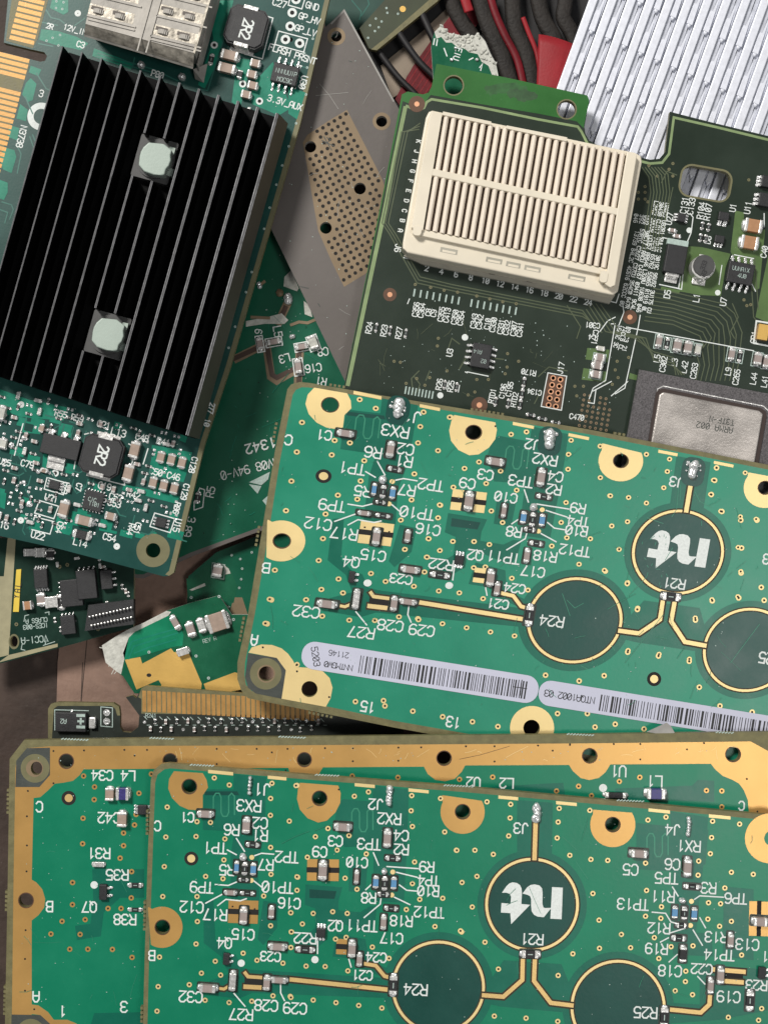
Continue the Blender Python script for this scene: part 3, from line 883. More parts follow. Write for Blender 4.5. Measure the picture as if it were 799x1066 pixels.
# pluggable-module cage at the top edge
CZ = 8.4e-3
cage = A.slab('module_cage', [(98, -14), (224, -14), (202, 55), (89, 24.5)], [], 'cage', 'cage', CZ, 0.4e-3, hp=CZ)


def skirt(B, name, quad, z_top, z_bot, m, parent):
    V = [B.L(*quad[0], z_top), B.L(*quad[1], z_top), B.L(*quad[2], z_bot), B.L(*quad[3], z_bot)]
    V = [Vector(v) for v in V]
    n = (V[1] - V[0]).cross(V[2] - V[0]).normalized()
    V += [v - n * 0.25e-3 * (1 if n.z > 0 else -1) for v in V]
    F = [(0, 1, 2, 3), (7, 6, 5, 4), (0, 4, 5, 1), (1, 5, 6, 2), (2, 6, 7, 3), (3, 7, 4, 0)]
    me = B.mesh(name, V, F, [m])
    bm = bmesh.new(); bm.from_mesh(me); bmesh.ops.recalc_face_normals(bm, faces=bm.faces); bm.to_mesh(me); bm.free()
    return B.link(name, me, parent)


skirt(A, 'cage_lip', [(89, 25), (202, 55.5), (201, 69), (87.5, 35)], CZ - 0.1e-3, 6.6e-3, 'cagedirty', cage)
skirt(A, 'cage_lip_edge', [(87.5, 34.5), (201, 68.5), (200.5, 71.5), (87.5, 37.5)], 6.6e-3, 6.2e-3, 'cage', cage)
skirt(A, 'cage_side_spring', [(226, -14), (206, 68), (208, 78), (233, -14)], 4.5e-3, 1.4e-3, 'cage', cage)
skirt(A, 'cage_flange', [(201, 72), (216, 66), (212, 86), (203, 82)], 3e-3, 1.2e-3, 'cage', cage)
rec, spr, bars = [], [], []
for row in range(4):
    oy = -21 * row
    ox = 5.6 * row
    if row < 3:
        for (x, y, w) in ((116, 14, 48), (183, 35.5, 50)):
            rec.append(rect(x + ox, y + oy, w, 11, 13.5))
            for dx in (-14, 9):
                c, s__ = pl(13.5)
                spr.append((x + ox + dx * c, y + oy + dx * s__ + 1))
ro = A.sheet('cage_window_pattern', rec, 'cagedirty', CZ + 1e-5, parent=cage)
A.sheet('cage_slit_pattern', [rect(x - 1, y - 3.2, 13, 4, 13.5) for x, y in spr], 'cagedark', CZ + 2e-5, parent=cage)
for i, (x, y) in enumerate(spr):
    bm = bmesh.new()
    for k in range(6):
        xx = (-1 + 2 * k / 6) * 5 * U
        zz = 0.55e-3 * (1 - ((k + 0.5) / 3 - 1) ** 2)
        bmbox(bm, xx, xx + 10 * U / 6 * 1.05, -2.3 * U, 2.3 * U, -0.1e-3, 0.1e-3 + zz, 0, 0.03e-3)
    A.place('cage_spring', fin('cage_spring', bm, ['cage']), x, y, 13.5, CZ, parent=cage)
rb = []
for (x, y, w) in ((116, 22, 52), (183, 43.5, 54), (122, 1, 52), (189, 22.5, 54), (194.5, 1.5, 54), (183, 47, 54), (116, 25.5, 50)):
    rb.append(rect(x, y, w, 1.6, 13.5))
rb += [rect(151, 24, 1.5, 60, 15.5), rect(160, 26, 1.5, 60, 15.5)]
for r_ in rb:
    A.slab('pressed_rib', r_, [], 'cage', 'cage', CZ + 0.25e-3, CZ, hp=CZ, parent=cage)
A.slab('cage_seam', [(219.5, -10), (222, -10), (203, 56), (201, 55)], [], 'cagedirty', 'cagedirty', CZ + 0.3e-3, CZ, hp=CZ, parent=cage)


# ------------------------------------------------------------------ dark green board under the network card
Mb = Board('dark_green_board', 'dark green board with brown tracks, half hidden under the heat sink card', 'circuit board', (250, 450), 0.0078, ang=-14)
Mb.slab('substrate', [(300, 150), (372, 300), (440, 440), (400, 520), (276, 551), (200, 579), (150, 602), (142, 602), (118, 588), (112, 560), (200, 300)], [], 'mmask', 'plate', 0, -TH)
Mb.sheet('board_rim', [[(276, 551), (200, 579), (150, 602), (142, 602), (118, 588), (119, 586), (142, 598), (149, 598), (199, 575), (275, 547)]], 'plate', h1)
Mb.strokes('track_border_pattern', [[(246, 373), (268, 362)], [(277, 357), (282, 392), (288, 396), (306, 386)], [(312, 365), (310, 398)], [(290, 335), (298, 318)]], 'mtan', h1, 8.5)
Mb.strokes('track_pattern', [[(244, 373), (268, 362)], [(277, 357), (283, 390), (288, 393), (306, 384)], [(311, 365), (311, 400)], [(291, 334), (297, 320)]], 'mbrown', h1 + 4e-5, 5.0)
Mb.sheet('bare_fibre_patch', [[(296, 288), (303, 281), (311, 300), (309, 303), (295, 298)], [(256, 334), (278, 330), (293, 326), (300, 333), (296, 337), (275, 337), (256, 340)], [(316, 313), (322, 318), (325, 330), (317, 327)]], 'rim_white', h1 + 6e-5)
Mb.strokes('scratch_pattern', [[(303, 338), (311, 335), (320, 336), (327, 333)], [(270, 297), (275, 293)], [(262, 330), (280, 331)]], 'perf', h1 + 8e-5, 3)
sk = []
for t_, x, y, h_, a_ in [('R5', 219, 512, 8, -78), ('C16', 326, 383, 8, 172), ('L3', 296, 373, 8, 165), ('L5', 289, 345, 8, 80), ('C8', 336, 366, 8, 172), ('6', 269, 345, 7, 100), ('R1', 334, 397, 8, 190),
                         ('MV08 94V-0', 260, 488, 8.6, 166), ('89', 195, 553, 8, 100), ('3', 199, 541, 8, 100)]:
    sk += text(t_, x, y, h_, a_, w=1.1)
sk += text('1342', 271, 464, 9.5, 165, wr=0.62, gap=0.45, w=1.6)
sk += [[(202, 522), (208, 508), (213, 510), (211, 528), (202, 531), (202, 522)]]
for (x, y, w, l, a) in ((270.5, 358, 7.5, 17, -10), (285, 356, 17, 9, -10), (310.5, 382, 10, 18, -8), (314, 361, 15, 9, -10), (326, 357, 11, 16, -20)):
    r_ = rect(x, y, w, l, a); sk.append(r_ + [r_[0]])
Mb.strokes('silkscreen_lettering', sk, 'silk', h1 + 9e-5, 1.1)
Mb.sheet('triangle_logo', [[(259, 502), (281, 491), (279, 499), (272, 505)], [(259, 504), (272, 506), (268, 514)], [(273, 521), (280, 515), (277, 526)]], 'silkd', h1 + 9e-5)
for k_, x, y, w, l, a_ in [('grey', 270.5, 358, 6, 12, -10), ('grey', 285, 356, 13, 6, -10), ('grey', 310.5, 382, 7, 14, -8), ('grey', 314, 361, 12, 6, -10), ('pale', 326, 357, 9, 13, -20), ('res', 206, 518, 6, 10, 10)]:
    chip(Mb, k_, x, y, w, l, a_)
for x, y, w, l, q in [(300, 311, 9, 12, 1), (291, 305, 7, 7, 2), (270, 297, 5, 8, 3), (304, 350, 8, 6, 4)]:
    blob(Mb, x, y, w, l, -20, 0.6e-3, 'solder' if q != 2 else 'mtan', seed=q)
vias(Mb, [(258, 385), (250, 410), (269, 398), (330, 400), (212, 555), (240, 545), (318, 340)], h1 + 1e-4, 1.4, 0.6, 'mmask')

# second green board, seen below it
Nb = Board('green_board_fragment', 'small green board piece with one chip, poking out above the flat gold area', 'circuit board', (240, 590), 0.0042, ang=15)
Nb.slab('substrate', [(196, 600), (225, 575), (300, 545), (320, 560), (300, 660), (255, 690), (246, 640), (232, 650), (194, 640)], [], 'mmask', 'fr4', 0, -TH)
Nb.sheet('bare_tip', [[(243, 622), (252, 622), (258, 640), (250, 652), (243, 650), (238, 642)]], 'perf', h1)
Nb.sheet('paler_mask', [[(194, 602), (200, 603), (215, 588), (240, 595), (247, 610), (243, 628), (225, 620), (196, 633)]], 'gmask2', h1 + 4e-6)
chip(Nb, 'grey', 227, 594, 10, 12, 10)
Nb.strokes('outline_print', [[(221, 586), (234, 588), (233, 603), (220, 601), (221, 586)]], 'silkd', h1 + 6e-6, 1.0)
Nb.sheet('bare_fibre_patch', [[(197, 614), (213, 607), (214, 610), (200, 615)], [(233, 588), (238, 592), (240, 597), (235, 598)]], 'rim_white', h1 + 6e-5)
vias(Nb, [(250, 582), (252, 592), (251, 603), (249, 612), (241, 578), (238, 632), (262, 575)], h1 + 1e-4, 1.3, 0.5, 'silkd')

# ------------------------------------------------------------------ small board with yellow tape, lower left
Sb = Board('control_board', 'dark green board with a yellow tape strip, under the heat sink card', 'circuit board', (70, 620), 0.0085, ang=-9)
Sb.slab('substrate', [(9, 540), (19, 540), (140, 540), (139, 653), (60, 675), (-20, 696), (-20, 560), (8, 560)], [(circ(14.5, 668, 4.0, 14, 6))], 'smask', 'cream_edge', 0, -TH)
Sb.sheet('pale_border', [[(9, 550), (17, 550), (9, 682), (-20, 689), (-20, 600), (4, 600)], [(9, 682), (60, 670), (60, 673.5), (-2, 690)]], 'cream_edge', h1)
Sb.sheet('mounting_pad', [(circ(14.5, 668, 5.6, 18, 8), [circ(14.5, 668, 4.0, 14, 6)])], 'fr4ring', h1 + 4e-6)
Sb.slab('yellow_tape', [(17, 593), (22, 592.5), (19.5, 637), (13.5, 637)], [], 'yellow', 'yellow', 0.0002, 0)
Sb.strokes('tape_lettering', text('YAL', 18, 615, 5.5, -80, w=0.9, gap=1.0), 'ink', 0.00021, 0.9)
Sb.strokes('silkscreen_lettering', text('CLASS A', 38, 646, 4.5, 174, w=0.7) + text('ICES-003', 37, 652, 4.5, 174, w=0.7) + text('VCCI-A', 36, 666, 6.5, 174, w=0.9) +
           [[(25, 647), (26, 641), (30, 640)], [(23, 671), (22, 676), (26, 677)], [(47, 638), (51, 637), (51, 640)], [(47, 671), (48, 667)], [(45, 672), (57, 668)]], 'silkd', h1 + 1e-5, 0.8)
ic(Sb, 44, 602, 14, 20, -4, 5, 1.6e-3, 3, 'ns', name='integrated_circuit', pw=1.6)
ic(Sb, 76, 617, 22, 28, -6, 6, 1.8e-3, 3, 'w', name='integrated_circuit', pw=1.2)
ic(Sb, 92, 608, 20, 30, -6, 4, 2.2e-3, 3, 'n', name='relay_block', pw=1.6)
ic(Sb, 72, 650, 15, 20, -6, 4, 1.4e-3, 2, 'n', name='integrated_circuit', pw=1.2)
ic(Sb, 112, 603, 12, 20, -6, 3, 1.6e-3, 3, 'e', name='transistor', pw=2)
for k_, x, y, w, l, a_ in [('silver', 55, 626.5, 13, 12, -6), ('brown', 30, 630, 9, 9, -6), ('grey', 44, 624, 9, 12, -6), ('dark', 64, 627, 8, 14, -6), ('silver', 32, 575, 12, 8, 0), ('silver', 43, 575, 10, 10, 0), ('dark', 53, 577, 8, 10, 0)]:
    chip(Sb, k_, x, y, w, l, a_)
rng = random.Random(3)
for i in range(34):
    x, y = rng.uniform(52, 134), rng.uniform(575, 668)
    if y > 668 - (x - 50) * 0.2 or (65 < x < 102 and 592 < y < 635) or (x > 90 and y > 630):
        continue
    chip(Sb, rng.choice(['res', 'silver', 'grey', 'res']), x, y, 5, 3, rng.choice([-8, 82]))
cb = Sb.slab('pin_header', [(92, 630), (139, 624), (139, 650), (88, 657)], [], 'black', 'black', 0.0024, 0, hp=0.0024)
for row, (x0, y0, x1, y1) in enumerate(((94, 642, 137, 632.5), (96, 651, 137, 642.5))):
    for i in range(13):
        f = i / 12
        bm = bmesh.new()
        bmbox(bm, -1.0 * Sb.u, 1.0 * Sb.u, -0.9 * Sb.u, 0.9 * Sb.u, 0, 0.9e-3, 0, 0.1e-3)
        Sb.place('header_pin', CACHE.setdefault('hp', fin('header_pin', bm, ['tin'])), x0 + (x1 - x0) * f, y0 + (y1 - y0) * f, -12, 0.0024, parent=cb)
vias(Sb, [(17, 650), (62, 590), (102, 655), (112, 650), (70, 588)], h1 + 1e-4, 2, 0.8, 'fr4ring')

# ------------------------------------------------------------------ broken piece with the flat gold area
Gb = Board('snapped_board_corner', 'snapped green board piece with white torn fibres at its tip and a flat gold area', 'circuit board', (190, 660), 0.0080, ang=-25)
Gb.slab('substrate', [(106, 672), (110, 690), (121, 699), (128, 704), (140, 722), (240, 722), (262, 710), (262, 640), (241, 640), (228, 620), (200, 627), (173, 636), (150, 648), (132, 656), (120, 663)], [], 'gmask2', 'rim_white', 0, -TH)
Gb.sheet('torn_fibre', [[(106, 672), (110, 690), (121, 699), (126, 702), (129, 688), (134, 664), (140, 658), (175, 641), (178, 637), (173, 636), (150, 648), (132, 656), (120, 663)]], 'rim_white', h1 + 1e-5)
Gb.sheet('bright_mask', [[(134, 664), (140, 658), (175, 641), (186, 648), (191, 661), (190, 672), (178, 674), (150, 682), (130, 688), (128, 680)]], 'gmask', h1 + 1e-5)
Gb.strokes('pale_trace_pattern', [[(131, 683), (137, 668), (150, 664), (182, 655)], [(140, 680), (155, 674), (183, 666)], [(134, 686), (139, 673), (188, 658)]], 'apour', h1 + 2e-5, 1.5)
Gb.sheet('gold_area', [[(130, 687), (146, 684), (148, 691), (178, 675), (181, 679), (196, 679), (210, 712), (209, 720), (165, 720), (168, 713), (165, 708), (142, 718)], [(212, 712), (244, 700), (262, 704), (262, 716), (240, 720), (214, 718)]], 'goldplain', h1 + 1.5e-5)
Gb.sheet('gold_area_hole', [circ(155, 703, 2.6, 10, 2.0)], 'void', h1 + 2e-5)
Gb.sheet('inner_mask', [[(196, 640), (229, 624), (238, 648), (246, 692), (210, 712), (196, 679), (190, 655)]], 'gmask2', h1 + 0.6e-5)
for k_, x, y, w, l, a_ in [('grey', 183, 648, 7, 14, -30), ('grey', 199, 655, 9, 14, -18), ('silver', 210, 651, 8, 14, -18), ('tan', 227, 647, 20, 22, 72), ('silver', 191, 678, 12, 8, -18)]:
    chip(Gb, k_, x, y, w, l, a_)
Gb.strokes('faint_lettering', text('REV A', 218, 666, 4, -15, w=0.5), 'silkd', h1 + 2e-5, 0.5)
rng = random.Random(2)
for i in range(9):
    y = 672 + i * 3.4
    Gb.strokes('loose_fibre', [[(108 + i * 1.6, y), (105 + i * 1.4 + rng.uniform(-3, 3), y + rng.uniform(-2, 6))]], 'rim_white', -0.0006 + i * 1e-5, 0.8)
vias(Gb, [(204, 683), (217, 706), (243, 645), (199, 622), (228, 621), (155, 679)], h1 + 1e-4, 1.6, 0.6, 'silkd')

# ------------------------------------------------------------------ board edge with a row of gold fingers
Eb = Board('edge_connector_board', 'dark board edge with a long row of gold fingers between two green boards', 'circuit board', (200, 745), 0.0118, ang=1)
eo = [(50, 738), (53, 733), (60, 731), (118, 732), (124, 736), (125, 745), (125, 757), (128, 762), (136, 763), (144, 757), (145, 745), (134, 730), (131, 726), (138, 724), (142, 727), (147, 717), (152, 714), (330, 728), (420, 735), (420, 800), (50, 800)]
Eb.slab('substrate', eo, [], 'emask', 'fr4', 0, -TH)
Eb.sheet('board_rim', [[(144, 726), (147, 717), (152, 714), (330, 728), (330, 731), (150, 719), (148, 728)], [(50, 738), (53, 733), (60, 731), (118, 732), (124, 736), (125, 745), (122, 745), (120, 738), (116, 735), (60, 735), (56, 738), (54, 770), (50, 770)]], 'fr4', h1)
Eb.sheet('finger_bed', [[(147, 719), (335, 731), (335, 745), (147, 743)]], 'fr4', h1 + 2e-6)
for i in range(36):
    x = 150 + i * 5.15
    y0 = 719 + i * 0.28
    Eb.sheet('contact_finger', [[(x - 1.95, y0), (x + 1.95, y0 + .2), (x + 2.2, y0 + 22), (x - 1.7, y0 + 22)]], 'goldf', h1 + 1e-5)
ic(Eb, 75, 751, 32, 20, 1, 1, 1.4e-3, 2, 'n', [('A2', 66, 751, 4.5, 182, 'silkd', 0.7)], name='moulded_diode')
Eb.sheet('diode_marking', [rect(84, 745, 9, 3, 1), rect(84, 751, 7, 2.2, 1), rect(84, 757, 9, 3, 1), rect(84, 751, 2, 7, 1)], 'silkd', 1.48e-3)
Eb.place('end_clip', fin('end_clip', (lambda bm: (bmbox(bm, -3.5 * U, 3.5 * U, -6 * U, 6 * U, 0, 1.2e-3, 0, 0.2e-3), bm)[-1])(bmesh.new()), ['tin']), 97, 752, 1, 0)
Eb.strokes('outline_print', [[(105, 736), (117, 737), (117, 757), (105, 756), (105, 736)], [(57, 739), (57, 760), (92, 761)], [(57, 739), (92, 740)]], 'silkd', h1 + 1e-5, 0.9)
Eb.sheet('bare_pad_pattern', [circ(111, 742, 3.6, 14), circ(111, 751, 3.6, 14)], 'solder', h1 + 1e-5)
rng = random.Random(8)
for i in range(0, 66, 2):
    x = 151 + (i % 33) * 5.6 + rng.uniform(-1, 1)
    y = (751 if i < 33 else 759) + rng.uniform(-1, 1)
    if i % 5 == 0:
        Eb.sheet('solder_dot', [circ(x, y, 1.7, 10)], 'solder', h1 + 1.2e-5)
    else:
        chip(Eb, rng.choice(['res', 'res', 'grey']), x, y, 5, 3, 90)
Eb.strokes('silkscreen_lettering', text('R241', 157, 745, 4, 1, w=0.6) + [[(150 + i * 8, 746 + i * .1), (153 + i * 8, 749 + i * .1)] for i in range(24)] + [[(153 + i * 8, 755), (156 + i * 8, 755)] for i in range(24)], 'silkd', h1 + 1.3e-5, 0.7)

# ------------------------------------------------------------------ grey plate with the perforated area
Pb = Board('grey_laminate_plate', 'matt grey laminate plate with a tan perforated area, wedged between the two large cards', 'plate', (350, 200), 0.0130, ang=28)
PA = [(344, 23), (358, 9), (410, 104), (520, 305), (460, 460), (380, 440), (362, 403), (283, 240), (262, 190), (300, 60)]
ph = [(350, 37.5, 5.6), (397, 126, 5.8), (323, 152.5, 6.0), (374.5, 196, 6.2), (339, 237, 6.2), (341, 30, 0)]
ph = ph[:5]
Pb.slab('plate_body', PA, [circ(x, y, r, 20) for x, y, r in ph], 'plate', 'plate_edge', 0, -TH)
Pb.strokes('cut_edge_highlight', [[(345, 24), (358, 10.5), (409.5, 105)]], 'plate_edge', h1, 1.8)  # pale line along the plate's cut edge
perf = [(361, 114), (341, 126), (320, 140), (315, 148), (317, 158), (324, 200), (331, 240), (345, 272), (358, 298.5), (380, 285), (402, 265), (402, 200), (398, 187)]
Pb.sheet('perforated_area', [(perf, [circ(x, y, r, 20) for x, y, r in ph[2:]])], 'perf', h1 + 4e-6)
dots = []
c, s_ = pl(-31)
for i in range(-30, 30):
    for j in range(-30, 30):
        a_, b_ = i * 7.0 + (j % 2) * 0, j * 7.0
        x, y = 360 + a_ * c - b_ * s_ * -1 * -1, 200 + a_ * s_ + b_ * c
        x = 360 + a_ * math.cos(math.radians(-31)) + b_ * math.sin(math.radians(31))
        y = 200 + a_ * math.sin(math.radians(-31)) + b_ * math.cos(math.radians(31))
        if inside((x, y), perf) and all(inside((x + dx, y + dy), perf) for dx, dy in ((3, 0), (-3, 0), (0, 3), (0, -3))) and all((x - p) ** 2 + (y - q) ** 2 > 110 for p, q, r in ph[2:]) and x < 404:
            dots.append(circ(x, y, 2.0, 8))
Pb.sheet('perforation_dot_pattern', dots, 'void', h1 + 8e-6)
for x, y, r in ph[:2]:
    Pb.sheet('hole_ring', [(circ(x, y, 9.3, 26), [circ(x, y, r, 20)])], 'perf', h1 + 4e-6)
Pb.strokes('scuff_pattern', [[(337, 142), (345, 156)], [(339, 150), (344, 145), (340, 143)], [(335, 146), (348, 152)], [(363, 63), (366, 64)], [(312, 298), (321, 300)], [(331, 316), (333, 319)], [(366, 362), (367, 357)]], 'fr4d', h1 + 1.2e-5, 0.9)

# ------------------------------------------------------------------ upper centre: olive board, straps, ribbon, red sheet, torn piece
Tb = Board('teal_board_corner', 'dark teal board corner at the top edge, between the network card and the olive board', 'circuit board', (370, 10), 0.004, ang=-40)
Tb.slab('substrate', [(330, -40), (420, -40), (400, 0), (376, 30), (340, 40)], [], 'tealmask', 'fr4d', 0, -TH)
Tb.strokes('track_pattern', [[(366, 0), (376, 12), (374, 20)], [(380, -10), (384, 4), (376, 16)]], 'aline', h1, 1.0)
Ob = Board('olive_board', 'dark olive board with one lit gold hole, at the top edge beside the black straps', 'circuit board', (415, 15), 0.007, ang=-38)
Ob.slab('substrate', [(405, -40), (490, -40), (455, 1), (392, 52), (384, 50), (374, 29), (400, 0)], [circ(411, 26, 0.1, 3)][:0], 'olivemask', 'fr4', 0, -TH)
Ob.sheet('board_rim', [[(480, -40), (490, -40), (455, 1), (392, 52), (386, 51), (400, 40), (446, 0)]], 'fr4', h1)
Ob.sheet('mounting_pad', [circ(419, 9, 3.2, 16)], 'goldplain', h1 + 4e-6)
vias(Ob, [(402, 8), (403, 13), (391, 19), (394, 28), (390, 32), (385, 26), (383, 39), (397, 22), (414, 14)], h1 + 6e-6, 1.2, 0.4, 'silkd')
Tf = Board('black_foam_mat', 'black foam mat under the ribbon and straps at the top', 'mat', (480, 60), 0.0015)
Tf.slab('mat_sheet', [(360, -60), (720, -60), (720, 140), (400, 140), (380, 60)], [], 'blackp', 'blackp', 0, -0.0014)  # added sheet: black colour stands in for deep shade between the straps
Bp = Board('beige_paper_strip', 'torn beige paper strip lying under the black straps', 'paper', (425, 60), 0.0026)
Bp.slab('paper', [(396, 68), (418, 50), (442, 30), (467, 6), (476, 14), (450, 40), (424, 78), (414, 98), (408, 102)], [], 'paper', 'paper', 0, -0.0004)
Rr = Board('red_ribbon_cable', 'dark red flat ribbon running diagonally beside the beige paper strip', 'cable', (440, 70), 0.0040, ang=-50)
Rr.slab('ribbon', [(411, 103), (421, 84), (430, 68), (447, 44), (470, 14), (482, -30), (520, -30), (500, 20), (470, 60), (452, 88), (440, 102), (420, 115)], [], 'redd', 'redd', 0, -0.0008)
Rr.strokes('conductor_line_pattern', [[(424 + i * 4.4, 86 + i * 3.0), (455 + i * 4.4, 40 + i * 3)] for i in range(6)], 'red', h1, 0.7)


def strap(name, label, pts, w, z, m, th=0.0008, lab_cat='strap'):
    B = Board(name, label, lab_cat, pts[0], z, group={'cable_tie': 'black cable ties over the red ribbon', 'braided_strap': 'charcoal straps at the top edge', 'red_strip': 'red strips among the straps'}[name])
    # ribbon solid following a smooth centre line
    P = []
    for i in range(len(pts) - 1):
        p0 = pts[max(0, i - 1)]; p1 = pts[i]; p2 = pts[i + 1]; p3 = pts[min(len(pts) - 1, i + 2)]
        for k in range(6):
            t = k / 6
            P.append(tuple(0.5 * (2 * p1[j] + (p2[j] - p0[j]) * t + (2 * p0[j] - 5 * p1[j] + 4 * p2[j] - p3[j]) * t * t + (3 * p1[j] - p0[j] - 3 * p2[j] + p3[j]) * t ** 3) for j in (0, 1)))
    P.append(pts[-1])
    V, F = [], []
    prof = [(-1, -0.2), (-0.96, 0.5), (-0.6, 0.95), (0, 1.0), (0.6, 0.95), (0.96, 0.5), (1, -0.2)]
    for i, p in enumerate(P):
        a_, b_ = P[max(0, i - 1)], P[min(len(P) - 1, i + 1)]
        d = math.hypot(b_[0] - a_[0], b_[1] - a_[1])
        nx, ny = -(b_[1] - a_[1]) / d, (b_[0] - a_[0]) / d
        for q, zz in prof:
            v = B.L(p[0] + nx * q * w / 2, p[1] + ny * q * w / 2)
            V.append((v.x, v.y, zz * th))
    n = len(prof)
    for i in range(len(P) - 1):
        for k in range(n - 1):
            F.append((i * n + k, i * n + k + 1, (i + 1) * n + k + 1, (i + 1) * n + k))
        F.append(((i + 1) * n - 1, i * n, (i + 1) * n, (i + 2) * n - 1))
    F.append(tuple(range(n))); F.append(tuple(len(V) - 1 - k for k in range(n)))
    me = B.mesh('webbing', V, F, [m], smooth=True)
    bm = bmesh.new(); bm.from_mesh(me); bmesh.ops.recalc_face_normals(bm, faces=bm.faces); bm.to_mesh(me); bm.free()
    B.link('webbing', me)
    return B


strap('cable_tie', 'thin black cable tie nearest the grey plate, crossing the beige paper', [(392, 50), (400, 62), (415, 81), (432, 98), (440, 110)], 6.5, 0.0052, 'blackp', lab_cat='cable tie')
strap('cable_tie', 'long straight black cable tie, middle one of three over the red ribbon', [(409, 24), (420, 42), (436, 64), (452, 80), (462, 92)], 7, 0.0062, 'blackp', lab_cat='cable tie')
strap('cable_tie', 'black cable tie ending at the torn white board tip, uppermost over the red ribbon', [(434, 4), (440, 17), (448, 34), (458, 55)], 7.5, 0.0062, 'blackp', lab_cat='cable tie')
strap('braided_strap', 'charcoal strap directly behind the torn white board tip, leftmost of the straps', [(468, -30), (470, 0), (480, 22), (494, 44), (500, 70)], 17, 0.0045, 'strap')
strap('braided_strap', 'charcoal strap touching the right side of the torn white tip', [(490, -30), (500, 0), (508, 26), (522, 56), (533, 96)], 18, 0.0062, 'strap')
strap('braided_strap', 'charcoal strap just right of the narrow red strip', [(530, -30), (533, 0), (536, 28), (548, 56), (556, 96)], 17, 0.0060, 'strap')
strap('braided_strap', 'charcoal strap running under the left half of the red plastic sheet', [(556, -30), (560, 0), (566, 22), (578, 44), (584, 80)], 17, 0.0052, 'strap')
strap('braided_strap', 'charcoal strap beside the silver heat sink, passing under the red plastic sheet', [(584, -30), (588, 0), (586, 18), (596, 36), (604, 60)], 16, 0.0056, 'strap')
strap('red_strip', 'narrow red plastic strip between two charcoal straps', [(506, -20), (514, 10), (524, 34), (538, 62), (546, 96)], 8, 0.0070, 'redd', 0.0005, 'strip')
strap('red_strip', 'short red sliver against the left edge of the red plastic sheet', [(544, 18), (550, 34), (558, 54), (562, 76)], 5, 0.0068, 'red', 0.0004, 'strip')
strap('red_strip', 'bent red strip with a white glint at the top edge, left of the straps', [(478, -20), (484, 0), (488, 12)], 10, 0.0072, 'red', 0.0005, 'strip')
# red plastic sheet, gently bowed
Rs = Board('red_plastic_sheet', 'bright red plastic sheet tucked between the green card and the silver heat sink', 'plastic sheet', (578, 60), 0.0095)
V, F = [], []
for i in range(13):
    for j in range(7):
        u_, v_ = i / 12, j / 6
        x = 560.4 + (601 - 560.4) * u_ + (-2.5 if u_ < .5 else -16 * (u_ - .5) * 2) * v_
        y = 35 + 12 * u_ ** 1.3 + v_ * (62 - 4 * u_)
        p = Rs.L(x, y)
        V.append((p.x, p.y, 0.0004 * math.sin(u_ * math.pi) - 0.0002))
for i in range(12):
    for j in range(6):
        F.append((i * 7 + j, i * 7 + j + 1, (i + 1) * 7 + j + 1, (i + 1) * 7 + j))
o = Rs.link('sheet_panel', Rs.mesh('sheet_panel', V, F, ['red'], smooth=True))
md = o.modifiers.new('t', 'SOLIDIFY'); md.thickness = 0.0005
# torn board tip
Xb = Board('torn_board_tip', 'green board tip with ragged white torn fibres, poking out above the green tab', 'circuit board', (490, 60), 0.0115, ang=18)
tip = [(448.6, 47), (450, 40), (452, 33), (456, 29), (459, 26), (464, 31), (467, 34), (474, 35), (480, 37), (486, 36), (492, 38), (497, 34), (501, 38), (505, 43), (510, 55), (516, 66), (519, 80), (500, 110), (452, 100)]
Xb.slab('substrate', tip, [], 'gmask2', 'rim_white', 0, -TH)
wt = [(452, 33), (456, 29), (459, 26), (464, 31), (467, 34), (474, 35), (480, 37), (486, 36), (492, 38), (497, 34), (501, 38), (505, 43), (510, 55), (516, 66), (519, 82), (512, 78), (508, 68), (501, 64), (497, 56), (488, 54), (483, 50), (476, 49), (470, 44), (464, 44), (459, 38), (454, 40)]
Xb.sheet('torn_fibre', [wt], 'rim_white', h1)
rng = random.Random(4)
bm = bmesh.new()
for i in range(90):
    q = rng.choice(wt[:15]); r_ = wt[rng.randrange(15, len(wt))]
    f = rng.random() * .7
    x, y = q[0] * (1 - f) + r_[0] * f, q[1] * (1 - f) + r_[1] * f
    if not inside((x, y), wt):
        continue
    p = Xb.L(x, y)
    lump(bm, p.x, p.y, 0, rng.uniform(0.2, 0.5) * 1e-3, rng.uniform(.2, .5) * 1e-3, rng.uniform(.1, .5) * 1e-3, seed=i, sub=1)
Xb.link('ragged_fibre', fin('ragged_fibre', bm, ['rim_white']))
Xb.strokes('silkscreen_lettering', text('EIU', 476, 56, 6, 108, w=1.0) + [[(452, 40), (451, 46)], [(455, 41), (454, 47)], [(499, 70), (502, 66), (500, 73)], [(462, 50), (465, 58)], [(488, 62), (492, 60)]], 'silk', h1 + 1e-5, 1.2)
for x, y in [(474, 50), (470, 62), (496, 62)]:
    blob(Xb, x, y, 4, 5, 0, 0.5e-3, seed=int(x))

# ------------------------------------------------------------------ silver heat sink, upper right
Hs = Board('silver_heat_sink', 'bright silver finned heat sink behind the dark green card, upper right corner', 'heat sink', (700, 60), 0.0125, ang=20)
